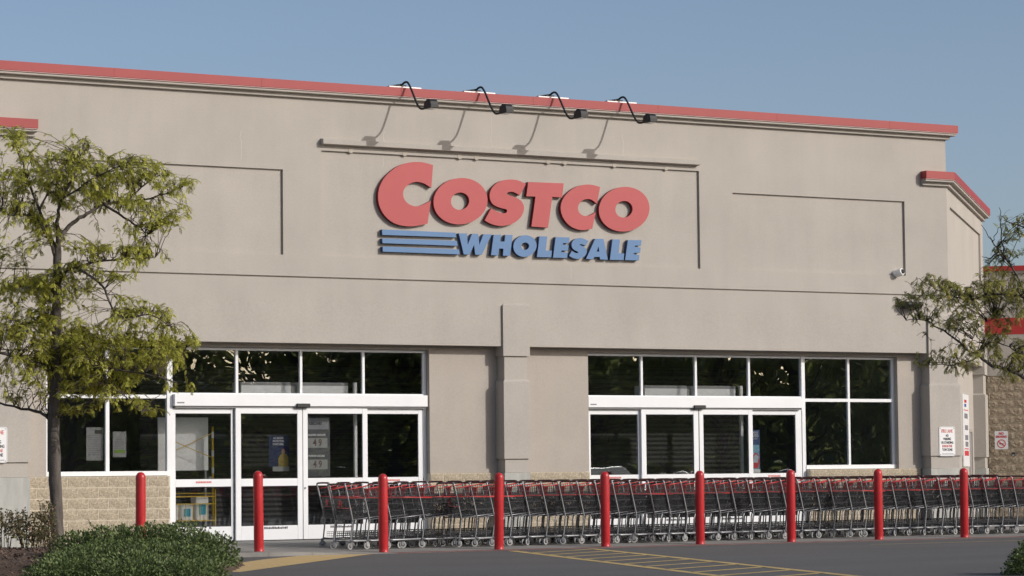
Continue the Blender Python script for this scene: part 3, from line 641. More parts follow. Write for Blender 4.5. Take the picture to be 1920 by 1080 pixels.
 's': [[[1.638,5.985],[1.608,5.998],[1.578,6.01],[1.548,6.021],[1.518,6.028],[1.487,6.034],[1.457,6.036],[1.427,6.036],[1.396,6.032],[1.366,6.026],[1.337,6.016],[1.309,6.004],[1.284,5.989],[1.265,5.97],[1.249,5.948],[1.238,5.926],[1.232,5.904],[1.23,5.882],[1.234,5.861],[1.242,5.841],[1.256,5.821],[1.273,5.804],[1.295,5.79],[1.321,5.778],[1.345,5.768],[1.364,5.761],[1.38,5.756],[1.39,5.751],[1.391,5.742],[1.387,5.733],[1.377,5.727],[1.361,5.725],[1.34,5.727],[1.317,5.731],[1.291,5.741],[1.264,5.755],[1.236,5.769],[1.171,5.665],[1.197,5.652],[1.223,5.638],[1.252,5.626],[1.286,5.617],[1.324,5.61],[1.36,5.607],[1.395,5.608],[1.428,5.613],[1.46,5.622],[1.493,5.636],[1.525,5.653],[1.552,5.674],[1.573,5.698],[1.59,5.726],[1.599,5.752],[1.599,5.777],[1.592,5.801],[1.581,5.821],[1.567,5.837],[1.548,5.85],[1.527,5.861],[1.503,5.871],[1.477,5.88],[1.455,5.887],[1.441,5.892],[1.431,5.897],[1.428,5.901],[1.432,5.907],[1.442,5.912],[1.456,5.914],[1.471,5.913],[1.49,5.909],[1.51,5.904],[1.53,5.896],[1.552,5.887],[1.573,5.878]]],
 'a': [[[1.809,6.037],[2.014,6.039],[2.109,5.613],[1.925,5.613],[1.911,5.665],[1.785,5.661],[1.752,5.61],[1.578,5.613]],[[1.885,5.882],[1.904,5.773],[1.84,5.771]]],
 'l2': [[[2.231,6.039],[2.415,6.042],[2.378,5.753],[2.516,5.754],[2.496,5.617],[2.16,5.612]]],
 'e2': [[[2.61,6.036],[2.948,6.044],[2.931,5.926],[2.788,5.929],[2.778,5.898],[2.927,5.89],[2.903,5.774],[2.758,5.776],[2.748,5.744],[2.891,5.736],[2.876,5.62],[2.533,5.618]]],
}
# ------------------------------------------------------------------ wall sign
SIGN = thing('store_sign', 'large raised letter sign, red word over blue word with three blue stripes', 'sign', (0, 0, 0))
for k, loops in LETTERS.items():
    red = k in ('C', 'O', 'S', 'T', 'C2', 'O2')
    me = curve_mesh('letter', loops, .093, [REDSIGN, REDEDGE] if red else [BLUESIGN, BLUEEDGE])
    o = link('stripe' if k.startswith('bar') else 'letter', me, SIGN, (0, -.045, 0))

# ------------------------------------------------------------------ gooseneck sign lights on the cap
def smoothpath(P, n=5):
    P = [Vector(p) for p in P]; out = []
    for i in range(len(P) - 1):
        p0 = P[max(i - 1, 0)]; p1 = P[i]; p2 = P[i + 1]; p3 = P[min(i + 2, len(P) - 1)]
        for j in range(n):
            t = j / n; out.append(.5 * ((2 * p1) + (p2 - p0) * t + (2 * p0 - 5 * p1 + 4 * p2 - p3) * t * t + (3 * p1 - p0 - 3 * p2 + p3) * t ** 3))
    out.append(P[-1]); return out
LN = ['leftmost', 'second from left', 'third from left', 'rightmost']
LX = (-2.66, -.955, .79, 2.455)
for i, x in enumerate(LX):
    t = thing('sign_light', 'black gooseneck sign light on the red roof cap, %s of the four' % LN[i], 'light', (x, 0, 8.865), 0, 'gooseneck lights over the sign')
    MB().box(-.36, .36, -.13, .16, .001, .035).build('mounting_plate', WHITE2, t)
    MB().box(-.14, .05, -.08, .12, .036, .075).tube([(-.3, .02, .045), (0, -.02, .1)], .012).build('bracket', BLACKM, t)
    MB().tube(smoothpath([(0, .05, .06), (0, -.06, .115), (0, -.2, .115), (0, -.33, .0), (0, -.55, -.30), (0, -.68, -.44), (0, -.80, -.485), (0, -.98, -.475), (0, -1.06, -.47)]), .0215, 8).build('arm', BLACKM, t, True)
    h = MB(); prof = [(-1.30, -.52), (-1.02, -.52), (-1.02, -.43), (-1.06, -.37), (-1.14, -.335), (-1.22, -.345), (-1.28, -.39), (-1.30, -.45)]
    h.prism(prof, lambda p: (-.09, p[0], p[1]), lambda p: (.09, p[0], p[1]))
    hd = bevel(h.build('lamp_head', BLACKM, t), .008, 1)
    MB().box(-.075, .075, -1.28, -1.04, -.528, -.5205).build('lens', mat('lamp_lens', (.35, .36, .36), .2), hd)

# security camera
t = thing('security_camera', 'white round security camera at the corner of the right wall panel', 'camera', (9.66, 0, 5.535))
MB().lathe([(.0, .052), (.075, .052), (.075, -.02), (.06, -.03)], 20, (0, 0), 'Y').build('base', WHITE2, t, True)
o = MB().lathe([(.0, .04), (.075, .03), (.082, 0), (.082, -.13), (.072, -.155), (.06, -.16)], 22, (0, 0), 'Y').build('housing', WHITE2, t); o.location = (.0, -.03, -.005); o.rotation_euler = (R(-14), 0, R(14))
o2 = MB().lathe([(.0, -.195), (.03, -.19), (.05, -.172), (.055, -.158), (.0, -.150)], 18, (0, 0), 'Y').build('lens', BLACKM, o, True)
# wall packs
for (x, lab) in ((9.98, 'dark bronze wall light high beside the right corner pier'), (-10.45, 'dark wall light behind the left tree')):
    t = thing('wall_light', lab, 'light', (x, 0, 4.83))
    o = MB().prism([(-.0, -.0), (-.26, -.02), (-.26, -.09), (-.16, -.16), (0, -.18)], lambda p: (-.22, p[0] - .012, p[1] + .1), lambda p: (.22, p[0] - .012, p[1] + .1)).build('housing', BLACKM, t); bevel(o, .01, 2)
    MB().box(-.18, .18, -.255, -.03, -.078, -.0745).build('lens', mat('lamp_lens', (.35, .36, .36), .2), o)

# ------------------------------------------------------------------ signs
def rrect(w_, h_, r_, n=5):
    out = []
    for (cx, cz, a0) in ((w_ / 2 - r_, h_ / 2 - r_, 0), (-w_ / 2 + r_, h_ / 2 - r_, 90), (-w_ / 2 + r_, -h_ / 2 + r_, 180), (w_ / 2 - r_, -h_ / 2 + r_, 270)):
        for i in range(n + 1):
            a = R(a0 + 90 * i / n); out.append((cx + r_ * math.cos(a), cz + r_ * math.sin(a)))
    return out
def lettering(parent, txt, size, x, z, m, y=-.004, sx=.8, bold=.0, depth=.003):
    return link('lettering', text_mesh(txt, size, m, depth, sx, bold=bold), parent, (x, y, z))
def fire_sign(x, lab, y=-.062):
    t = thing('fire_lane_sign', lab, 'sign', (x, y, 1.85))
    link('sign_plate', curve_mesh('sign_plate', [rrect(.455, .65, .045)], .006, [SIGNW]), t, (0, -.008, 0))
    o = rrect(.435, .63, .04); i_ = rrect(.428, .623, .037)
    link('border', curve_mesh('border', [o, i_], .002, [INKG]), t, (0, -.0095, 0))
    for (txt, s, z, m) in (('FIRE LANE', .105, .225, INKP), ('NO', .075, .125, INKK), ('PARKING', .078, .052, INKK), ('OR STANDING', .078, -.028, INKK), ('$100.00 FINE', .078, -.105, INKP), ('TOW ZONE', .08, -.185, INKK), ('M.G.O. CODE  REV. 12-10', .034, -.272, INKG)):
        if s == .034: continue
        lettering(t, txt, s, 0, z, m, -.0105, .66 if 'FIRE L' not in txt else .68, .0015)
    mbx = MB(); rr = random.Random(2); xx = -.15
    while xx < .15:
        ww = rr.uniform(.008, .02); mbx.box(xx, xx + ww, -.0105, -.0075, -.285, -.268); xx += ww + .007
    mbx.build('small_print', INKG, t)
    for (bx, bz) in ((-.19, .29), (.19, .29), (-.19, -.29), (.19, -.29)):
        MB().lathe([(.0, -.016), (.009, -.015), (.009, -.008)], 10, (bx, bz), 'Y').build('bolt', GREYM, t)
fire_sign(10.945, 'white FIRE LANE sign with red and black letters on the right corner pier')
fire_sign(-11.17, 'white FIRE LANE sign cut off by the left picture edge')
# NO SMOKING sign on the block wing
E_ = (11.12 + S2 * CHL, S2 * CHL)
gm = lambda t, d, z: (E_[0] + S2 * t + S2 * d, E_[1] - S2 * t + S2 * d, z)
t = thing('no_smoking_sign', 'small white NO SMOKING sign with red ring on the block wall', 'sign', gm(.37, -.075, 1.96), -math.pi / 4)
link('sign_plate', curve_mesh('sign_plate', [rrect(.33, .46, .025)], .006, [SIGNW]), t, (0, -.008, 0))
lettering(t, 'NO', .085, 0, .165, INKR, -.0105, .9, .003); lettering(t, 'SMOKING', .075, 0, .085, INKR, -.0105, .82, .003)
circ = lambda r_, n=32: [(r_ * math.cos(2 * math.pi * i / n), r_ * math.sin(2 * math.pi * i / n)) for i in range(n)]
link('ring', curve_mesh('ring', [circ(.108), circ(.088)], .003, [INKR]), t, (0, -.0115, -.09))
bar = curve_mesh('slash', [[(-.095, -.012), (.095, -.012), (.095, .012), (-.095, .012)]], .003, [INKR]); link('slash', bar, t, (0, -.0125, -.09), (0, R(40), 0))
link('cigarette', curve_mesh('cigarette', [[(-.06, -.01), (.05, -.01), (.05, .012), (-.06, .012)]], .002, [INKK]), t, (0, -.0095, -.095))
# outlet box below it
t = thing('outlet_box', 'small black outlet box on the tan block wall', 'outlet box', gm(.66, -.06, 1.60), -math.pi / 4)
bevel(MB().box(-.045, .045, -.06, .0, -.05, .05).build('box', BLACKM, t), .008, 2); MB().box(-.03, .03, -.066, -.061, -.04, -.005).build('cover_flap', GREYM, t)
# notice board on the splayed wall
t = thing('notice_board', 'tall white notice board with red and blue print on the splayed wall', 'sign', (11.12 + S2 * 6.05 - S2 * .24, S2 * 6.05 + S2 * .24, .16), math.pi / 4)
MB().box(-.80, .80, -.03, 0, 1.14, 2.88).build('board', SIGNW, t)
for (z0, z1, x0, x1, m) in ((2.68, 2.75, -.4, .1, INKR), (2.58, 2.65, -.4, .1, INKB), (2.49, 2.51, -.55, .55, INKR), (2.3, 2.42, -.45, .4, INKG), (2.02, 2.14, -.35, .45, INKG), (1.78, 1.9, -.35, .45, INKG), (1.62, 1.74, -.3, .45, INKG), (1.555, 1.58, -.55, .55, INKR), (1.40, 1.52, -.55, .55, INKR)):
    mb = MB(); rr = random.Random(int(z0 * 100)); xx = x0
    if z1 - z0 < .04 or z0 == 1.40: mb.box(x0, x1, -.034, -.0305, z0, z1)
    else:
        while xx < x1:
            ww = rr.uniform(.03, .09); mb.box(xx, xx + ww, -.034, -.0305, z0, z1); xx += ww + .03
    mb.build('print', m, t)
t = thing('shaded_wall_recess', 'narrow grey panel standing for the shaded door recess in the splayed wall beside the notice board', 'wall recess', (11.12 + S2 * 7.5 - S2 * .25, S2 * 7.5 + S2 * .25, 0), math.pi / 4)
MB().box(-.33, .33, -.004, .02, .02, 2.15).build('recess_shade_panel', INTER, t)  # flat grey panel stands in for the shaded reveal of the recess
MB().box(-.40, -.33, -.03, .02, .02, 2.22).box(.33, .40, -.03, .02, .02, 2.22).box(-.33, .33, -.029, .02, 2.15, 2.219).build('recess_frame', STUC2, t)

# ------------------------------------------------------------------ things behind the glass
def flat(parent, name, x0, x1, z0, z1, m, y=0.0, th=.004): return MB().box(x0, x1, y, y + th, z0, z1).build(name, m, parent)
t = thing('price_board', 'dark fuel price board with 4 9 digits inside the left sliding door', 'sign', (-4.30, .62, 0))
MB().box(-.22, .30, 0, .02, 1.22, 2.38).build('board', mat('price_board_panel', (.09, .095, .10), .6), t)
flat(t, 'header', -.22, .27, 2.14, 2.36, mat('price_header', (.30, .31, .32), .6), -.006)
lettering(t, 'KIRKLAND', .075, -.02, 2.25, INKK, -.009, .75, .002)
for z in (1.78, 1.36):
    flat(t, 'digit_panel', -.21, .24, z, z + .19, mat('price_digit_panel', (.34, .35, .33), .6), -.006)
    lettering(t, '4 9', .19, .02, z + .095, mat('price_digit', (.13, .06, .06), .6), -.009, .8, .004)
lettering(t, 'UNLEADED GASOLINE', .052, .0, 2.03, PAPER, -.005, .75, .001); lettering(t, 'PREMIUM GASOLINE', .052, .0, 1.62, PAPER, -.005, .75, .001)
t = thing('blue_poster', 'dark blue poster with a person in yellow behind the left sliding door', 'poster', (-5.14, .60, 0))
flat(t, 'sheet', -.2, .24, 1.42, 2.02, mat('poster_blue', (.006, .018, .075), .6))
lettering(t, 'ALL SEASON', .055, .0, 1.97, PAPER, -.004, .7); lettering(t, 'PROTECTION', .055, .0, 1.91, PAPER, -.004, .7); lettering(t, 'STARTS HERE.', .055, .0, 1.85, PAPER, -.004, .7)
link('printed_figure', curve_mesh('printed_figure', [[(.0, 1.42), (.22, 1.42), (.215, 1.6), (.18, 1.66), (.06, 1.66), (.0, 1.58)]], .003, [mat('poster_yellow', (.26, .20, .05), .7)]), t, (0, -.004, 0))
link('printed_head', curve_mesh('printed_head', [[(.11 + .04 * math.cos(a / 8 * math.pi), 1.71 + .055 * math.sin(a / 8 * math.pi)) for a in range(16)]], .003, [mat('poster_skin', (.30, .17, .11), .7)]), t, (0, -.004, 0))
flat(t, 'caption', -.12, .24, 1.33, 1.42, mat('poster_caption', (.30, .31, .30), .7))
t = thing('auto_banner', 'blue AUTO banner with a red car picture behind the right fixed door panel', 'poster', (6.17, .58, 0))
flat(t, 'sheet', -.12, .16, 1.2, 2.12, mat('banner_blue', (.02, .06, .20), .5))
flat(t, 'sky_print', -.1, .14, 1.28, 1.80, mat('banner_sky', (.20, .42, .55), .5), -.004); flat(t, 'foot_print', -.12, .16, 1.2, 1.28, PAPER, -.004)
lettering(t, 'COSTCO', .055, .02, 2.06, SIGNW, -.006, .8, .002); lettering(t, 'AUTO', .085, .02, 1.99, SIGNW, -.006, .85, .003); lettering(t, 'PROGRAM', .04, .02, 1.925, SIGNW, -.006, .8)
link('printed_car', curve_mesh('printed_car', [[(-.06, 1.30), (.10, 1.30), (.14, 1.42), (.12, 1.58), (.04, 1.64), (-.02, 1.58), (-.07, 1.45)]], .003, [INKR]), t, (0, -.008, 0))
link('printed_windscreen', curve_mesh('printed_windscreen', [[(-.02, 1.42), (.09, 1.42), (.11, 1.55), (.04, 1.6), (-.01, 1.54)]], .003, [mat('banner_glass', (.45, .55, .62), .4)]), t, (0, -.012, 0))
for (x, z0, z1, w_, lab) in ((-9.00, 1.56, 2.18, .34, 'wide white paper notice taped inside the left window'), (-8.50, 1.62, 2.10, .27, 'narrow pale notice with a green strip inside the left window')):
    t = thing('paper_notice', lab, 'notice', (x, .50, 0))
    flat(t, 'sheet', -w_ / 2, w_ / 2, z0, z1, mat('notice_paper', (.30, .30, .30), .7))
    mb = MB(); rr = random.Random(9); z = z1 - .16
    while z > z0 + .06:
        mb.box(-w_ / 2 + .04, w_ / 2 - rr.uniform(.04, .12), -.003, -.0002, z, z + .014); z -= .04
    mb.build('print', INKG, t)
    if w_ < .3: flat(t, 'strip', -w_ / 2 + .03, w_ / 2 - .03, z0 + .08, z0 + .14, mat('notice_green', (.20, .32, .06), .7), -.005)
    else: flat(t, 'strip', .0, .14, z1 - .12, z1 - .05, INKK, -.005)
# white display board and the yellow trolley with paper packs
t = thing('display_board', 'large white board standing inside the leftmost door panel', 'board', (-6.72, 1.05, 0))
MB().box(-.75, .30, 0, .03, 1.36, 2.38).build('board', PAPER, t)
MB().box(-.74, -.70, .031, .07, 0, 1.5).box(.24, .28, .031, .07, 0, 1.5).build('stand', GREYM, t)
t = thing('barrier_pole', 'yellow and white barrier pole inside the leftmost door panel', 'pole', (-6.44, .80, 0))
MB().lathe([(.0, 2.2), (.02, 2.2), (.022, .0), (.0, .0)], 12).build('pole', YELM, t, True)
for z in (1.3, 1.62, 1.98): MB().lathe([(.0225, z), (.0235, z), (.0235, z + .12), (.0225, z + .12)], 12).build('band', SIGNW, t)
MB().lathe([(.0, .0), (.12, .0), (.12, .02), (.03, .05), (.0, .05)], 16).build('foot', BLACKM, t)
for (a, b, nm) in (((-.95, .0, 1.68), (0, 0, 2.08), 'tape'), ((-.95, 0, 1.98), (0, 0, 1.6), 'tape')):
    MB().tube([a, tuple((Vector(a) + Vector(b)) / 2 - Vector((0, 0, .01))), b], .008, 5).build(nm, YELM, t)
t = thing('yellow_trolley', 'yellow wire trolley inside the leftmost door panel', 'trolley', (-6.98, .85, 0))
fr = MB()
for z in (.92, .86, .40): fr.tube([(-.55, -.2, z), (.52, -.2, z), (.52, .25, z), (-.55, .25, z), (-.55, -.2, z)], .012, 5)
for xx in (-.55, -.4, -.25, -.1, .05, .2, .35, .52): fr.tube([(xx, -.2, .40), (xx, -.2, .72)], .008, 5)
fr.tube([(-.55, -.2, .72), (.52, -.2, .72)], .012, 5)
for (xx, yy) in ((-.55, -.2), (.52, -.2), (-.55, .25), (.52, .25)): fr.tube([(xx, yy, .12), (xx, yy, 1.0)], .014, 6)
fr.build('frame', YELM, t); MB().box(-.54, .51, -.19, .24, .385, .395).build('deck', YELM, t)
for (xx, yy) in ((-.5, -.15), (.47, -.15), (-.5, .2), (.47, .2)):
    MB().lathe([(.0, -.02), (.05, -.02), (.05, .02), (.0, .02)], 14, (0, 0), 'Y').build('wheel', BLACKM, t, loc=(xx, yy, .05))
for i, (xx, h_) in enumerate(((-7.32, .33), (-7.02, .33), (-6.70, .46))):
    t = thing('paper_pack', 'white pack with a cyan label on the yellow trolley, %s of three' % ('left', 'middle', 'right')[i], 'pack', (xx, .85, .40), 0, 'packs on the yellow trolley')
    bevel(MB().box(-.135, .135, -.13, .13, 0, h_).build('wrapper', PAPER, t), .03, 3); flat(t, 'label', -.07, .07, h_ * .25, h_ * .7, INKC, -.136)

# ------------------------------------------------------------------ bollards
bm = MB()
pr = [(.088, 0), (.088, .012), (.0845, .02), (.0845, .09), (.086, .096), (.086, 1.30)]
for i in range(1, 10): a = R(90 * i / 9); pr.append((.086 * math.cos(a) + (.0005 if i == 9 else 0), 1.305 + .095 * math.sin(a)))
bm.lathe(pr, 28); bmesh_ = bm.mesh('bollard', BOLL); recalc(bmesh_)
for p in bmesh_.polygons: p.use_smooth = abs(p.normal.z) < .99
ring = MB().lathe([(.0875, .545), (.0885, .548), (.0885, .556), (.0875, .559)], 24).mesh('seam', BOLL)
BX = [-10.25, -8.03, -5.575, -3.192, -.883, 1.25, 3.394, 5.533, 7.71, 9.85]
BLB = ['red steel bollard rising behind the green hedge', 'red bollard standing alone in front of the left sliding doors', 'red bollard in front of the leftmost carts, third bollard from left',
       'red bollard in front of the beige pilaster', 'red bollard at the left end of the right entrance, above the yellow hatching', 'red bollard in front of the middle of the right sliding doors',
       'red bollard in front of the right edge of the right sliding doors', 'red bollard below the right window', 'rightmost red bollard, in front of the FIRE LANE sign pier']
for i, x in enumerate(BX[:9]):
    z = zslab(x, -4.5) - .004
    o = link('bollard', bmesh_, None, (x, -4.48, z), (R(random.uniform(-.5, .5)), R(random.uniform(-.6, .6)), random.uniform(0, 6)))
    tag(o, BLB[i], 'bollard', 'red bollards along the walk')
    if i in (2, 3, 5): link('seam', ring, o)
# ------------------------------------------------------------------ shopping carts
def cart_parts():
    M = {}
    f = MB()
    for s in (-1, 1):
        f.tube(smoothpath([(.015, s * .25, 1.178), (0, s * .285, 1.172), (.004, s * .30, 1.14), (.035, s * .30, 1.02), (.15, s * .297, .54), (.152, s * .292, .47), (.115, s * .285, .17), (.11, s * .285, .14)], 3), .0155, 6)
        f.tube([(.11, s * .285, .165), (.22, s * .278, .155), (.80, s * .215, .165), (.93, s * .12, .175), (.95, 0, .178)], .0185, 6)
        f.tube([(.80, s * .225, .61), (.755, s * .215, .42), (.74, s * .215, .18)], .0125, 5)
        f.tube([(.15, s * .285, .535), (1.0, s * .225, .615)], .0105, 5)
    f.tube([(.80, -.225, .60), (.80, .225, .60)], .01, 5); f.tube([(.74, -.215, .2), (.74, .215, .2)], .01, 5)
    M['frame'] = (f.mesh('frame', CHROME, True))
    b = MB(); r = .0034
    N = 31
    for s in (-1, 1):
        top = lambda t: (.05 + .97 * t, s * (.298 - .063 * t), .925 - .02 * t); bot = lambda t: (.15 + .84 * t, s * (.280 - .055 * t), .54 + .075 * t)
        for i in range(N + 1):
            t = i / N; b.tube([bot(t), top(t)], r, 4, False)
        for h in (0.0, .36, .72, 1.0):
            b.tube([tuple(Vector(bot(0)).lerp(Vector(top(0)), h)), tuple(Vector(bot(1)).lerp(Vector(top(1)), h))], r * (1.8 if h in (0, 1.0) else 1.25), 4, False)
        for i in range(9):
            t = i / 8; b.tube([(.05 + .37 * t, s * .296, .925), (.035 + .385 * t, s * .296, 1.075 + .055 * t)], r, 4, False)
        b.tube([(.03, s * .297, 1.0), (.42, s * .29, 1.03)], r * 1.3, 4, False)
    for i in range(17):
        y = -.225 + .45 * i / 16; b.tube([(.99, y, .615), (1.02, y * 1.04, .905)], r, 4, False); b.tube([(.15, y * 1.24, .54), (.99, y, .615)], r, 4, False)
    for t in (.1, .3, .5, .7, .9): b.tube([(.15 + .84 * t, -.28 + .05 * t, .54 + .075 * t), (.15 + .84 * t, .28 - .05 * t, .54 + .075 * t)], r * 1.3, 4, False)
    for z in (.71, .81): b.tube([(1.0, -.23, z), (1.0, .23, z)], r * 1.2, 4, False)
    M['basket'] = b.mesh('basket', WIRE)
    h = MB(); h.tube([(.015, -.255, 1.178), (.012, -.1, 1.182), (.012, .1, 1.182), (.015, .255, 1.178)], .0175, 8)
    M['handle'] = h.mesh('handle', CARTDK, True)
    e = MB()
    for s in (-1, 1):
        e.tube([(.05, s * .301, .935), (1.02, s * .238, .912)], .0085, 5); e.tube([(.03, s * .299, 1.078), (.42, s * .291, 1.135)], .0075, 5)
    e.tube([(1.025, -.238, .912), (1.025, .238, .912)], .0085, 5)
    M['rim'] = e.mesh('rim', CARTRED, True)
    g = MB()      # flap hinged at its top edge
    for i in range(19):
        y = -.275 + .55 * i / 18; g.tube([(0, y, 0), (.09, y, -.385)], r, 4, False)
    for t in (0, .3, .6, 1.0): g.tube([(.09 * t, -.28, -.385 * t), (.09 * t, .28, -.385 * t)], r * 1.5, 4, False)
    M['rear_gate'] = g.mesh('rear_gate', WIRE)
    c = MB().box(.012, .02, -.05, -.02, -.15, -.04).box(.012, .02, .02, .05, -.15, -.04).box(.02, .2, -.12, .12, -.185, -.176)
    M['child_seat'] = c.mesh('child_seat', CARTRED)
    y_ = MB()
    for i in range(11):
        y = -.215 + .43 * i / 10; y_.tube([(.18, y, .205), (.90, y * .8, .225)], r, 4, False)
    for s in (-1, 1):
        for z in (.25, .285): y_.tube([(.18, s * .262, z), (.90, s * .2, z + .01)], r * 1.4, 4, False)
        for i in range(19): t = i / 18; y_.tube([(.18 + .72 * t, s * (.262 - .062 * t), .205 + .02 * t), (.18 + .72 * t, s * (.262 - .062 * t), .285 + .01 * t)], r, 4, False)
    for t in (0, .25, .5, .75, 1): y_.tube([(.18 + .72 * t, -.262 + .062 * t, .205 + .02 * t), (.18 + .72 * t, .262 - .062 * t, .205 + .02 * t)], r * 1.5, 4, False)
    M['lower_rack'] = y_.mesh('lower_rack', WIRE)
    k = MB().box(-.018, .03, -.024, -.019, .05, .135).box(-.018, .03, .019, .024, .05, .135).box(-.018, .03, -.024, .024, .125, .14); k.tube([(0, -.026, .062), (0, .026, .062)], .007, 6); k.tube([(.012, 0, .135), (.012, 0, .165)], .013, 8)
    M['caster'] = k.mesh('caster', CHROME)
    wl = MB(); wl.lathe([(.034, -.013), (.052, -.0145), (.060, -.011), (.0625, -.005), (.0625, .005), (.060, .011), (.052, .0145), (.034, .013)], 18, (0, 0), 'Y'); wl.m = 1; wl.lathe([(.012, -.0165), (.036, -.0135), (.036, .0135), (.012, .0165)], 14, (0, 0), 'Y')
    M['wheel'] = wl.mesh('wheel', [TYRE, HUBM])
    for me in M.values(): recalc(me)
    return M
CM = cart_parts()
def make_cart(first, rnd):
    t = bpy.data.objects.new('shopping_cart', None); COL.objects.link(t); t.empty_display_size = .2
    for k in ('frame', 'basket', 'handle', 'rim', 'lower_rack'): link(k, CM[k], t)
    g = link('rear_gate', CM['rear_gate'], t, (.062, 0, .925)); g.rotation_euler = (0, 0 if first else R(-82), 0)
    link('child_seat', CM['child_seat'], g)
    for (x, y) in ((.10, -.283), (.10, .283), (.84, -.2), (.84, .2)):
        c = link('caster', CM['caster'], t, (x, y, 0)); c.rotation_euler = (0, 0, 0); link('wheel', CM['wheel'], c, (0, 0, .0625))
    return t
NUM = ['first', 'second', 'third', 'fourth', 'fifth', 'sixth', 'seventh', 'eighth']
protoA = make_cart(True, None); protoB = make_cart(False, None)
used = {}
def put_cart(x, y, rz, first, label, group):
    pr_ = protoA if first else protoB
    if pr_.name in used: t = copy_tree(pr_)
    else: t = pr_; used[pr_.name] = 1
    t.location = (x, y, zslab(x, y) + .002); t.rotation_euler = (0, 0, rz)
    tag(t, label, 'shopping cart', group)
    for c in t.children:
        if c.name.startswith('caster'): c.rotation_euler = (0, 0, R(random.uniform(-35, 35)) + (math.pi if random.random() < .3 else 0))
    return t
# front row: a short loose train on the left, then the long one
front = [(-5.93, -3.36, R(4.5)), (-5.55, -3.31, R(2.0)), (-5.08, -3.27, R(-1.5)), (-4.76, -3.22, R(2.8)), (-4.37, -3.24, R(.5))]
front += [(-3.70, -3.42, R(2.0)), (-3.335, -3.38, R(1.4))] + [(-2.945 + .395 * i + random.uniform(-.022, .022), -3.335 + .03 * math.sin(i * .55) + random.uniform(-.012, .012), R(random.uniform(-1.3, 1.3))) for i in range(36)]
BN = ['leftmost', 'second', 'third', 'fourth', 'fifth', 'sixth', 'seventh', 'eighth', 'ninth']
cnt = {}
def pxx(p):      # horizontal bearing from the camera, to name carts by the bollard they follow
    d = Vector(p) - CAM; return d.dot(rt) / d.dot(fw)
for i, (x, y, rz) in enumerate(front):
    if i == 0: lab = 'wire shopping cart at the left end of the front row, back gate showing'
    elif i < 5: lab = 'front row wire shopping cart, %s from the left end' % NUM[i]
    elif i == 5: lab = 'wire shopping cart with open back turned to view between the third and fourth red bollards'
    else:
        a = pxx((x, y - .3, 1.0)); kb = max([j for j in range(9) if pxx((BX[j], -4.48, 1.0)) < a])
        cnt[kb] = cnt.get(kb, 0) + 1
        lab = 'front row wire shopping cart, %s to the right of the %s red bollard' % (NUM[min(7, cnt[kb] - 1)], 'rightmost' if kb == 8 else BN[kb] + ' from left' if kb else BN[kb])
    put_cart(x, y, rz, i in (0, 5), lab, 'shopping carts in the front row')
for i in range(41):
    x = -5.74 + .395 * i + random.uniform(-.03, .03)
    put_cart(x, -2.50 + .02 * math.sin(i * .9), R(random.uniform(-1.6, 1.6) - (5 if i < 2 else 0)), i == 0,
             'wire shopping cart at the left end of the back row' if i == 0 else 'wire shopping cart nested in the back row, mostly hidden by the front row',
             'shopping carts in the back row' if i else None)

# ------------------------------------------------------------------ foliage tools
def vadd(a, b): return (a[0] + b[0], a[1] + b[1], a[2] + b[2])
def frond(L, p, d, ln, rnd, size):
    """a pinnate leaf: drooping stalk with pairs of leaflets"""
    x, y, z = p; dx, dy, dz = d; n = 8; st = ln / n
    for i in range(n):
        dz -= .14 + .05 * rnd.random()
        m = math.sqrt(dx * dx + dy * dy + dz * dz); dx /= m; dy /= m; dz /= m
        x += dx * st; y += dy * st; z += dz * st
        # side vector
        sx, sy = -dy, dx; m = math.hypot(sx, sy) + 1e-6; sx /= m; sy /= m
        for s in (-1, 1):
            l = size * (1 - .35 * abs(i - 3.5) / 4) * rnd.uniform(.8, 1.2); tw = rnd.uniform(-.5, .5)
            vx, vy, vz = s * sx + dx * .55, s * sy + dy * .55, dz * .55 - .25 + tw * .5
            m = math.sqrt(vx * vx + vy * vy + vz * vz); vx /= m; vy /= m; vz /= m
            wd = l * .40
            ax, ay, az = dx * wd, dy * wd, dz * wd + tw * wd
            L.append(((x, y, z), (x + vx * l * .5 + ax, y + vy * l * .5 + ay, z + vz * l * .5 + az), (x + vx * l, y + vy * l, z + vz * l), (x + vx * l * .5 - ax, y + vy * l * .5 - ay, z + vz * l * .5 - az)))
def leaves_mesh(name, quads, m):
    vs = [v for q in quads for v in q]; n = len(quads)
    me = bpy.data.meshes.new(name); me.from_pydata(vs, [], [(4 * i, 4 * i + 1, 4 * i + 2, 4 * i + 3) for i in range(n)])
    me.materials.append(m); me.update(); return me
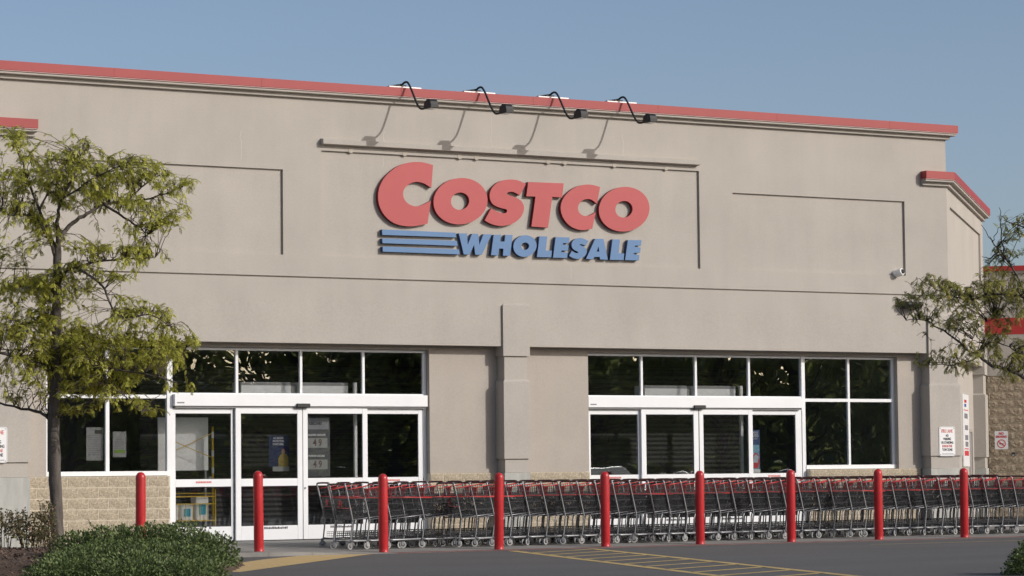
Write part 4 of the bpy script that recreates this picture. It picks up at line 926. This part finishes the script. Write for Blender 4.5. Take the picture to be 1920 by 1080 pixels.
def locust(name, label, loc, scale, bx, by, trunk, limbs, pads, lm, dens, seed, bare=(), fs=1.0):
    rnd = random.Random(seed)
    t = thing(name, label, 'tree', loc, -YAW)
    U = lambda p: ((p[0] - bx) * scale, p[2] if len(p) > 2 else 0.0, (by - p[1]) * scale)
    tm = MB(); tp = smoothpath([U(p) for p in trunk], 5); k = len(tp)
    tm.tube([(p.x + .006 * math.sin(i * 1.7), p.y, p.z) for i, p in enumerate(tp)], [trunk_r(i / (k - 1)) * (1 + .05 * math.sin(i * 2.1)) for i in range(k)], 12)
    tr = tm.build('trunk', BARK, t, True)
    bmk = MB(); pts = []
    for (lb, ra, rb) in limbs:
        P = smoothpath([U(p) for p in lb], 4); n = len(P)
        jit = [Vector((rnd.uniform(-1, 1), rnd.uniform(-1, 1), rnd.uniform(-1, 1))) * .012 for _ in P]; jit[0] *= 0
        P = [a + b for a, b in zip(P, jit)]
        bmk.tube(P, [(ra + (rb - ra) * i / (n - 1)) * (fs if fs < .7 else 1) for i in range(n)], 6)
        pts += P[2:]
    bmk.build('limbs', BARK, t, True)
    tw = MB(); L = []
    for pd in pads:
        cx, cy, rx, ry = pd[:4]; dn = pd[4] if len(pd) > 4 else 1.0
        area = math.pi * rx * ry; nf = max(4, int(area * dens * dn)); nt_ = max(2, int(nf / 9))
        for j in range(nt_):
            a = rnd.uniform(0, 2 * math.pi); q = math.sqrt(rnd.random())
            dp = rnd.gauss(0, .55)
            T = Vector(U((cx + rx * q * math.cos(a), cy - ry * .25 + ry * q * math.sin(a) * .8, dp)))
            P0 = min(pts, key=lambda p: (p - T).length_squared + (.3 if p.z > T.z + .2 else 0))
            ctr = Vector(U((cx, cy, dp * .5)))
            mid = P0.lerp(T, .45) + Vector((rnd.uniform(-.08, .08), rnd.uniform(-.08, .08), rnd.uniform(.02, .14)))
            path = smoothpath([P0, mid, T], 5); n = len(path)
            path = [p + Vector((rnd.uniform(-1, 1), rnd.uniform(-1, 1), rnd.uniform(-1, 1))) * .014 for p in path]; path[0] = P0
            tw.tube(path, [(.0085 - .006 * i / (n - 1)) * fs for i in range(n)], 4, False)
            m_ = max(1, int(nf / nt_))
            for g in range(m_):
                s = 1 - rnd.random() ** 1.4 * .62; ii = min(n - 2, int(s * (n - 1))); p = path[ii].lerp(path[ii + 1], rnd.random())
                # keep the leaves inside the pad's spread
                d = (path[ii + 1] - path[ii]).normalized(); d = d * .7 + Vector((rnd.uniform(-1, 1), rnd.uniform(-1, 1), rnd.uniform(-.1, .7)))
                d.normalize()
                frond(L, tuple(p), tuple(d), rnd.uniform(.09, .18) * fs, rnd, rnd.uniform(.028, .045) * fs)
    for lb in bare:
        P = smoothpath([U(p) for p in lb], 4); n = len(P)
        tw.tube([p + Vector((rnd.uniform(-1, 1), 0, rnd.uniform(-1, 1))) * .012 for p in P], [.011 - .008 * i / (n - 1) for i in range(n)], 5)
    tag(tw.build('twigs', TWIG, t), kind='stuff')
    link('crown', leaves_mesh('crown', L, lm), t)
    return t
trunk_r = lambda t: .105 - .048 * t if t > .06 else .135 - .5 * t
SC = 43.4 / 5400
trunk = [(110, 1045), (108, 1000), (104, 900), (101, 800), (104, 720), (106, 640), (107, 560), (108, 500), (108, 455)]
limbs = [
 ([(108, 480), (112, 445), (135, 415, .1), (160, 397, .2), (190, 377, .3), (230, 373, .4), (280, 365, .4), (335, 347, .4)], .045, .008),
 ([(190, 377, .3), (230, 403, .3), (262, 425, .2), (275, 440, .2)], .022, .006),
 ([(230, 373, .4), (270, 335, .5), (300, 315, .6)], .018, .006),
 ([(108, 470), (112, 415, -.2), (122, 375, -.3), (150, 325, -.4), (166, 275, -.4)], .035, .007),
 ([(122, 375, -.3), (180, 345, -.6), (240, 320, -.8)], .02, .006),
 ([(105, 480), (88, 432, -.1), (60, 405, -.2), (25, 402, -.3), (-40, 380, -.3)], .035, .008),
 ([(104, 460), (70, 390, .2), (45, 330, .3), (32, 290, .4), (15, 250, .4)], .03, .007),
 ([(70, 390, .2), (95, 330, .3), (120, 295, .4)], .018, .006),
 ([(108, 535), (130, 508, -.2), (160, 500, -.3), (220, 490, -.4), (300, 488, -.4)], .032, .007),
 ([(150, 503, -.3), (195, 535, -.3), (215, 575, -.4), (235, 598, -.4), (290, 595, -.5), (325, 615, -.5)], .022, .006),
 ([(105, 545), (60, 528, .2), (20, 532, .3), (-40, 520, .3)], .03, .008),
 ([(104, 600), (60, 600, .4), (0, 615, .6), (-60, 620, .7)], .03, .008),
 ([(104, 700), (60, 676, -.4), (0, 660, -.7), (-60, 640, -.8)], .035, .01),
 ([(101, 795), (90, 783, .1), (60, 770, .3), (0, 757, .5), (-60, 735, .6)], .035, .01),
 ([(106, 640), (170, 638, .4), (250, 648, .6), (340, 650, .7)], .03, .007),
 ([(105, 690), (180, 690, -.4), (260, 702, -.6), (345, 722, -.7)], .03, .006),
 ([(180, 690, -.4), (230, 735, -.5), (275, 775, -.5)], .016, .005),
 ([(106, 660), (160, 690, .7), (210, 730, .9)], .022, .006)]
pads = [(60, 695, 62, 28, .8), (150, 765, 48, 14, .7), (215, 715, 55, 22, .8), (140, 655, 70, 30, .6), (300, 660, 40, 20, .6), (20, 650, 40, 30, .7), (362, 640, 18, 8), (330, 662, 26, 10), (372, 345, 10, 7), (300, 775, 8, 5), (25, 262, 28, 24), (62, 292, 40, 22), (18, 348, 35, 34), (85, 345, 50, 34), (150, 285, 28, 20), (175, 325, 52, 32), (245, 325, 62, 28), (300, 318, 22, 14), (318, 352, 36, 16), (355, 348, 14, 9), (225, 375, 52, 20), (150, 375, 46, 26), (275, 392, 40, 14), (335, 398, 26, 16), (305, 418, 40, 14), (262, 430, 28, 12, .8), (40, 398, 36, 22), (65, 425, 40, 20), (100, 445, 20, 18), (10, 470, 24, 20), (52, 470, 30, 13),
 (165, 468, 36, 13), (230, 482, 50, 20), (285, 488, 30, 13), (155, 505, 40, 14), (232, 520, 40, 18, .8), (55, 545, 52, 30), (108, 565, 44, 32), (155, 545, 26, 18), (10, 560, 24, 26), (262, 580, 44, 16), (302, 600, 34, 15), (238, 600, 32, 16),
 (45, 615, 52, 36), (120, 630, 54, 36), (195, 640, 56, 30), (268, 640, 52, 20), (338, 643, 36, 11), (100, 682, 62, 30), (180, 692, 56, 26), (252, 692, 50, 24), (308, 688, 34, 15), (335, 730, 18, 10), (130, 735, 52, 20), (55, 722, 36, 16, .7), (205, 742, 40, 15), (255, 765, 28, 12), (278, 780, 12, 8), (22, 748, 22, 12, .7)]
locust('locust_tree', 'honey locust tree with yellow green leaves standing at the left in the mulch bed', (-13.5, -8.86, .04), SC, 110, 1045, trunk, limbs, pads, LEAF, .105, 4, (), .8)
SC2 = 34 / 5400
trunk2 = [(2085, 1098), (2085, 1055), (2082, 900), (2075, 780), (2070, 600), (2066, 480), (2070, 350)]
limbs2 = [
 ([(2075, 790), (2010, 745), (1950, 715), (1905, 695), (1870, 683), (1845, 665), (1822, 652), (1795, 628), (1762, 606), (1735, 594), (1710, 598)], .05, .006),
 ([(2070, 600), (1990, 580, -.2), (1930, 560, -.3), (1880, 550, -.3), (1820, 560, -.3), (1770, 545, -.3), (1740, 530, -.3)], .035, .006),
 ([(1845, 665), (1815, 678, .1), (1780, 680, .2), (1735, 678, .2)], .016, .005),
 ([(1845, 665), (1835, 640, .2), (1850, 610, .2), (1885, 590, .3)], .012, .005),
 ([(1930, 560, -.3), (1905, 500, -.2), (1880, 470, -.2), (1862, 440, -.2)], .022, .006),
 ([(2066, 500), (1990, 450, .1), (1940, 420, .2), (1900, 405, .2)], .03, .007),
 ([(1905, 695), (1920, 660, .2), (1890, 640, .3), (1860, 640, .3)], .014, .005)]
pads2 = [(1722, 558, 22, 22, .9), (1770, 600, 40, 22, .6), (1830, 600, 45, 25, .5), (1870, 520, 45, 20, .7), (1800, 665, 50, 18, .5), (1880, 670, 40, 30, .5), (1895, 610, 30, 30, .6), (1900, 480, 20, 30, .5), (1745, 540, 20, 24, 1.1), (1788, 552, 38, 24, 1.1), (1840, 556, 40, 22, 1.2), (1892, 548, 38, 22, 1.2), (1760, 578, 26, 12, .9), (1808, 590, 24, 10, .6), (1908, 440, 14, 32, .8), (1772, 676, 28, 8, .9), (1812, 688, 34, 11, .9), (1732, 678, 10, 6), (1905, 705, 22, 18, 1.1), (1885, 645, 34, 18, .5), (1852, 628, 26, 14, .45), (1905, 590, 25, 15, .7), (1960, 560, 50, 40), (1990, 430, 50, 40), (1980, 680, 50, 40), (2060, 380, 60, 50), (2120, 520, 70, 60)]
bare = [[(1905, 500, -.2), (1888, 475, -.2), (1868, 450, -.2), (1848, 420, -.2)], [(1896, 488), (1893, 450), (1891, 410), (1889, 385)], [(1885, 470), (1868, 480), (1855, 478)], [(1885, 475), (1866, 490), (1858, 482)]]
locust('locust_tree', 'second locust tree reaching in over the right picture edge, thin leaves and bare twigs', (-6.40, -24.09, .1), SC2, 2085, 1055, trunk2, limbs2, pads2, LEAF2, .085, 9, bare, .60)

# ------------------------------------------------------------------ planting bed
def bedz(x, y):
    d = min((x + 30) * .5141 + (y + 49.75) * .8577 - 37.2, (x + 32) * .8, -12.0 - x + (y + 11.8) * .55, y + 34, -6.7 - y)
    if d <= 0: return GZ - .06
    return GZ + .02 + .34 * (1 - math.exp(-d / .9)) + .03 * noise.noise(Vector((x * .9, y * .9, 0)))
bm_ = MB(); nx, ny = 90, 110
for j in range(ny + 1):
    for i in range(nx + 1):
        x = -26 + 15.5 * i / nx; y = -29 + 22.8 * j / ny; bm_.v.append((x, y, bedz(x, y) + random.uniform(-.012, .012)))
for j in range(ny):
    for i in range(nx): a = j * (nx + 1) + i; bm_.f.append((a, a + 1, a + nx + 2, a + nx + 1)); bm_.mi.append(0)
tag(bm_.build('planting_bed', MULCH, None, True), kind='structure')
ck = MB(); rnd = random.Random(5)
for i in range(8000):
    x = rnd.uniform(-19, -12.2); y = rnd.uniform(-20, -6.9); z = bedz(x, y)
    if z < GZ: continue
    a = rnd.uniform(0, 6.28); l = rnd.uniform(.015, .05); wd = rnd.uniform(.006, .014); c_, s_ = math.cos(a), math.sin(a); t_ = rnd.uniform(-.02, .02)
    ck.add([(x - c_ * l - s_ * wd, y - s_ * l + c_ * wd, z + .008 - t_), (x - c_ * l + s_ * wd, y - s_ * l - c_ * wd, z + .004 - t_), (x + c_ * l + s_ * wd, y + s_ * l - c_ * wd, z + .012 + t_), (x + c_ * l - s_ * wd, y + s_ * l + c_ * wd, z + .016 + t_)], [(0, 1, 2, 3)])
tag(ck.build('mulch_chips', mat('mulch_chip', (.13, .085, .062), .95, island=.5), fixn=False), 'dark brown bark mulch chips covering the planting bed', 'mulch', kind='stuff')

def bush(name, label, loc, lobes, n, m, lsize, seed, stems=14, tall=()):
    rnd = random.Random(seed); t = thing(name, label, 'shrub', loc, -YAW); L = []
    tot = sum(a * b for (_, _, _, a, _, b) in lobes)
    sm = MB()
    for (cx, cy, cz, rx, ry, rz) in lobes:
        k = int(n * rx * rz / tot)
        for _ in range(k):
            u = rnd.uniform(-.25, 1); a = rnd.uniform(0, 6.283); q = math.sqrt(max(0, 1 - u * u)); r_ = rnd.random() ** .35
            nx_, ny_, nz_ = q * math.cos(a), q * math.sin(a), u
            bump = 1 + .13 * noise.noise(Vector((cx + nx_ * 3.1, cy + ny_ * 3.1, nz_ * 3.1))) + .10 * noise.noise(Vector((nx_ * 8 + cx, ny_ * 8, nz_ * 8)))
            p = Vector((cx + rx * nx_ * r_ * bump, cy + ry * ny_ * r_ * bump, max(-.26, cz + rz * nz_ * r_ * bump)))
            d = Vector((nx_, ny_, nz_ + .35)) + Vector((rnd.uniform(-1, 1), rnd.uniform(-1, 1), rnd.uniform(-1, 1))) * .9; d.normalize()
            s = d.cross(Vector((rnd.uniform(-1, 1), rnd.uniform(-1, 1), rnd.uniform(-1, 1)))); s.normalize()
            l = lsize * rnd.uniform(.7, 1.3); wv = s * l * .33
            L.append((tuple(p), tuple(p + d * l * .5 + wv), tuple(p + d * l), tuple(p + d * l * .5 - wv)))
    for i in range(stems):
        (cx, cy, cz, rx, ry, rz) = rnd.choice(lobes); a = rnd.uniform(0, 6.28); q = rnd.uniform(.2, .95)
        tip = Vector((cx + rx * q * math.cos(a), cy + ry * q * math.sin(a), cz + rz * rnd.uniform(.75, 1.12)))
        b_ = Vector((cx + rx * .3 * math.cos(a), cy + ry * .3 * math.sin(a), -.02))
        sm.tube([b_, b_.lerp(tip, .5) + Vector((rnd.uniform(-.05, .05), 0, .03)), tip], [.007, .005, .0025], 4, False)
        for g in range(10):
            p = b_.lerp(tip, rnd.uniform(.65, 1.02)); d = Vector((rnd.uniform(-1, 1), rnd.uniform(-1, 1), rnd.uniform(-.2, 1))).normalized(); s = d.cross(Vector((.3, .5, rnd.uniform(-1, 1)))).normalized() * lsize * .3
            L.append((tuple(p), tuple(p + d * lsize * .5 + s), tuple(p + d * lsize), tuple(p + d * lsize * .5 - s)))
    tag(sm.build('stems', TWIG, t), kind='stuff'); link('foliage', leaves_mesh('foliage', L, m), t)
    return t
x, y = -14.075, -13.346
bush('boxwood_hedge', 'low dense green hedge shrub in front of the leftmost bollard', (x, y, bedz(x, y) - .075 if bedz(x, y) > GZ else GZ), [(-.85, .1, .10, .46, .5, .37), (-.42, -.1, .10, .52, .6, .44), (.05, .05, .12, .58, .6, .43), (.50, -.05, .12, .50, .6, .46), (.90, .0, .06, .42, .5, .36), (.0, -.6, .05, 1.25, .5, .30), (-.5, -1.1, .0, .7, .5, .30), (.45, -1.0, .0, .7, .5, .30), (-.75, -1.5, -.05, .6, .5, .26), (.1, -1.6, -.05, .7, .5, .26), (.75, -1.5, -.08, .55, .5, .24), (-.7, -2.2, -.12, .6, .45, .26), (0, -2.3, -.12, .6, .45, .26), (.7, -2.2, -.12, .55, .45, .25)], 46000, HEDGE, .042, 3, 110)
x, y = -14.419, -9.651
bush('rose_shrub', 'sparse reddish rose shrub at the foot of the left tree', (x, y, bedz(x, y) - .02), [(-.25, 0, .24, .34, .35, .33), (.12, .1, .22, .34, .35, .34), (.40, 0, .28, .13, .2, .42), (.3, -.1, .1, .28, .3, .2)], 1500, ROSE, .046, 6, 60)
x, y = -4.949, -21.135
bush('boxwood_shrub', 'green shrub tip at the lower right picture corner', (x, y, GZ), [(.0, 0, .10, .36, .4, .36), (.25, .1, .15, .3, .35, .42), (-.18, -.1, .05, .30, .3, .22), (.5, 0, .1, .4, .4, .35)], 7000, HEDGE, .042, 8, 22)

# ------------------------------------------------------------------ across the lot, behind the viewer: seen only as reflections in the glass
def far_tree_meshes(seed):
    rnd = random.Random(seed); L = []; tm = MB()
    tm.tube([(0, 0, -.1), (.1, 0, 2.2), (.0, .1, 5.5)], [.22, .17, .08], 8)
    cl = [(rnd.uniform(-3.1, 3.1), rnd.uniform(-3.1, 3.1), rnd.uniform(.5, 9.5)) for _ in range(50)]
    for (a, b, c) in cl:
        k = 1.0 - .55 * max(0, c - 5) / 4
        for _ in range(62):
            p = Vector((a * k + rnd.gauss(0, .55), b * k + rnd.gauss(0, .55), c + rnd.gauss(0, .5))); d = Vector((rnd.uniform(-1, 1), rnd.uniform(-1, 1), rnd.uniform(-1, .6))).normalized(); s = d.cross(Vector((rnd.uniform(-1, 1), rnd.uniform(-1, 1), rnd.uniform(-1, 1)))).normalized()
            l = rnd.uniform(.22, .42); L.append((tuple(p), tuple(p + d * l * .5 + s * l * .35), tuple(p + d * l), tuple(p + d * l * .5 - s * l * .35)))
        tm.tube([(0, .05, min(4.5, c * .6)), (a * k, b * k, c)], [.06, .015], 5)
    return tm.mesh('trunk', BARK, True), leaves_mesh('crown', L, FARLEAF)
FT = [far_tree_meshes(21), far_tree_meshes(22)]
rnd = random.Random(12)
FX = [(11.5, -66), (17, -67), (22, -66), (28, -67), (33, -66), (38.5, -67), (44, -66), (49, -67), (55, -66), (61, -67), (67, -66), (72, -60), (14, -58), (19, -61), (25, -57.5), (30.5, -60), (36, -57), (41, -61), (46.5, -58), (52, -60), (58, -57), (64, -60), (9, -62)]
for i, (x, y) in enumerate(FX):
    t = thing('background_tree', 'dark green tree across the parking lot, mirrored in the entrance glass', 'tree', (x, y, GZ), rnd.uniform(0, 6), 'trees across the lot')
    tm, cm = FT[i % 2]; s = rnd.uniform(1.05, 1.35); t.scale = (s, s, s * (.7 if i in (13, 14, 1) else 1))
    link('trunk', tm, t); link('crown', cm, t)
wd_ = MB(); NX, NZ = 150, 14      # backdrop added to keep the bright horizon sky out of the glass
for j in range(NZ + 1):
    for i in range(NX + 1):
        x = -20 + 190 * i / NX; h = 9.3 + 2.6 * noise.noise(Vector((x * .11, 3, 0))) + 1.2 * noise.noise(Vector((x * .45, 7, 0)))
        t_ = j / NZ; z = h * math.sin(t_ * math.pi / 2) if t_ < 1 else h
        wd_.v.append((x + .9 * noise.noise(Vector((x * .8, z * .9, 1))), -112 - 7 * (1 - math.cos(t_ * math.pi / 2)) + 1.6 * noise.noise(Vector((x * .5, z * .6, 2))) + .7 * noise.noise(Vector((x * 1.6, z * 1.7, 5))), z + GZ - .2))
for j in range(NZ):
    for i in range(NX): q_ = j * (NX + 1) + i; wd_.f.append((q_, q_ + 1, q_ + NX + 2, q_ + NX + 1)); wd_.mi.append(0)
tag(wd_.build('added_wood_backdrop', mat('added_backdrop_green', (.16, .19, .08), .95, .5, .6, 1.0, 3), None, True), 'dark green wood backdrop added behind the viewer to hide bright sky from the glass', 'backdrop', kind='stuff')
def car(loc, rz, col, lab):
    t = thing('parked_car', lab, 'car', loc, rz, 'cars parked across the lot')
    paint = mat('car_paint_%d' % int(col[0] * 999), col, .25, coat=.8); gl = mat('car_glass', (.015, .017, .02), .08); rub = mat('car_rubber', (.02, .02, .02), .7); rim = mat('car_rim', (.45, .45, .46), .3, metal=.8)
    prof = [(-2.2, .32), (-2.28, .55), (-2.2, .82), (-1.5, .95), (-.95, 1.02), (-.25, 1.42), (.9, 1.44), (1.65, 1.08), (2.15, 1.02), (2.25, .62), (2.2, .32)]
    m = MB(); n = len(prof)
    rings = [(-.84, .93, 0), (-.90, 1.0, 0), (.90, 1.0, 0), (.84, .93, 0)]
    hw = lambda z, s: s * (.9 if z < .98 else .9 - (z - .98) * .55)
    m.add([(px, hw(pz, -1), pz) for px, pz in prof] + [(px, hw(pz, 1), pz) for px, pz in prof], [tuple(range(n)), tuple(range(2 * n - 1, n - 1, -1))] + [(i, i + n, (i + 1) % n + n, (i + 1) % n) for i in range(n)])
    bevel(m.build('body', paint, t), .05, 3, 25)
    for s in (-1, 1):
        g = [(-.82, 1.05), (-.22, 1.36), (.85, 1.38), (1.4, 1.1)]
        o = MB().add([(a, hw(b, s) + s * .006, b) for a, b in g], [(0, 1, 2, 3)]).build('side_window', gl, t)
        for wx in (-1.42, 1.38):
            wl = MB().lathe([(.0, -.1), (.2, -.1), (.32, -.09), (.33, 0), (.32, .09), (.2, .1), (.0, .1)], 20, (0, 0), 'Y').build('wheel', rub, t, loc=(wx, s * .84, .33))
            MB().lathe([(.0, -.112), (.2, -.106), (.2, .106), (.0, .112)], 16, (0, 0), 'Y').build('rim', rim, wl)
        MB().box(-2.275, -2.18, s * .55 - .16, s * .55 + .16, .62, .76).build('headlight', rim, t); MB().box(2.19, 2.262, s * .6 - .14, s * .6 + .14, .7, .86).build('tail_light', CARTRED, t)
    MB().add([(-.93, -.78, 1.045), (-.93, .78, 1.045), (-.28, .66, 1.415), (-.28, -.66, 1.415)], [(0, 1, 2, 3)]).build('windscreen', gl, t)
    return t
for i, (x, y, rz, col, lab) in enumerate(((16.5, -28, 1.45, (.02, .02, .022), 'black parked car mirrored in the right doors'), (20.0, -28.3, 1.62, (.30, .27, .20), 'tan parked car mirrored in the right doors'), (23.2, -28, 1.5, (.03, .06, .14), 'dark blue parked car mirrored in the right doors'), (30, -30, 1.6, (.4, .4, .41), 'silver parked car mirrored in the right window'), (-1.5, -31, 1.5, (.28, .29, .3), 'grey parked car mirrored in the left doors'))):
    car((x, y, GZ), rz, col, lab)
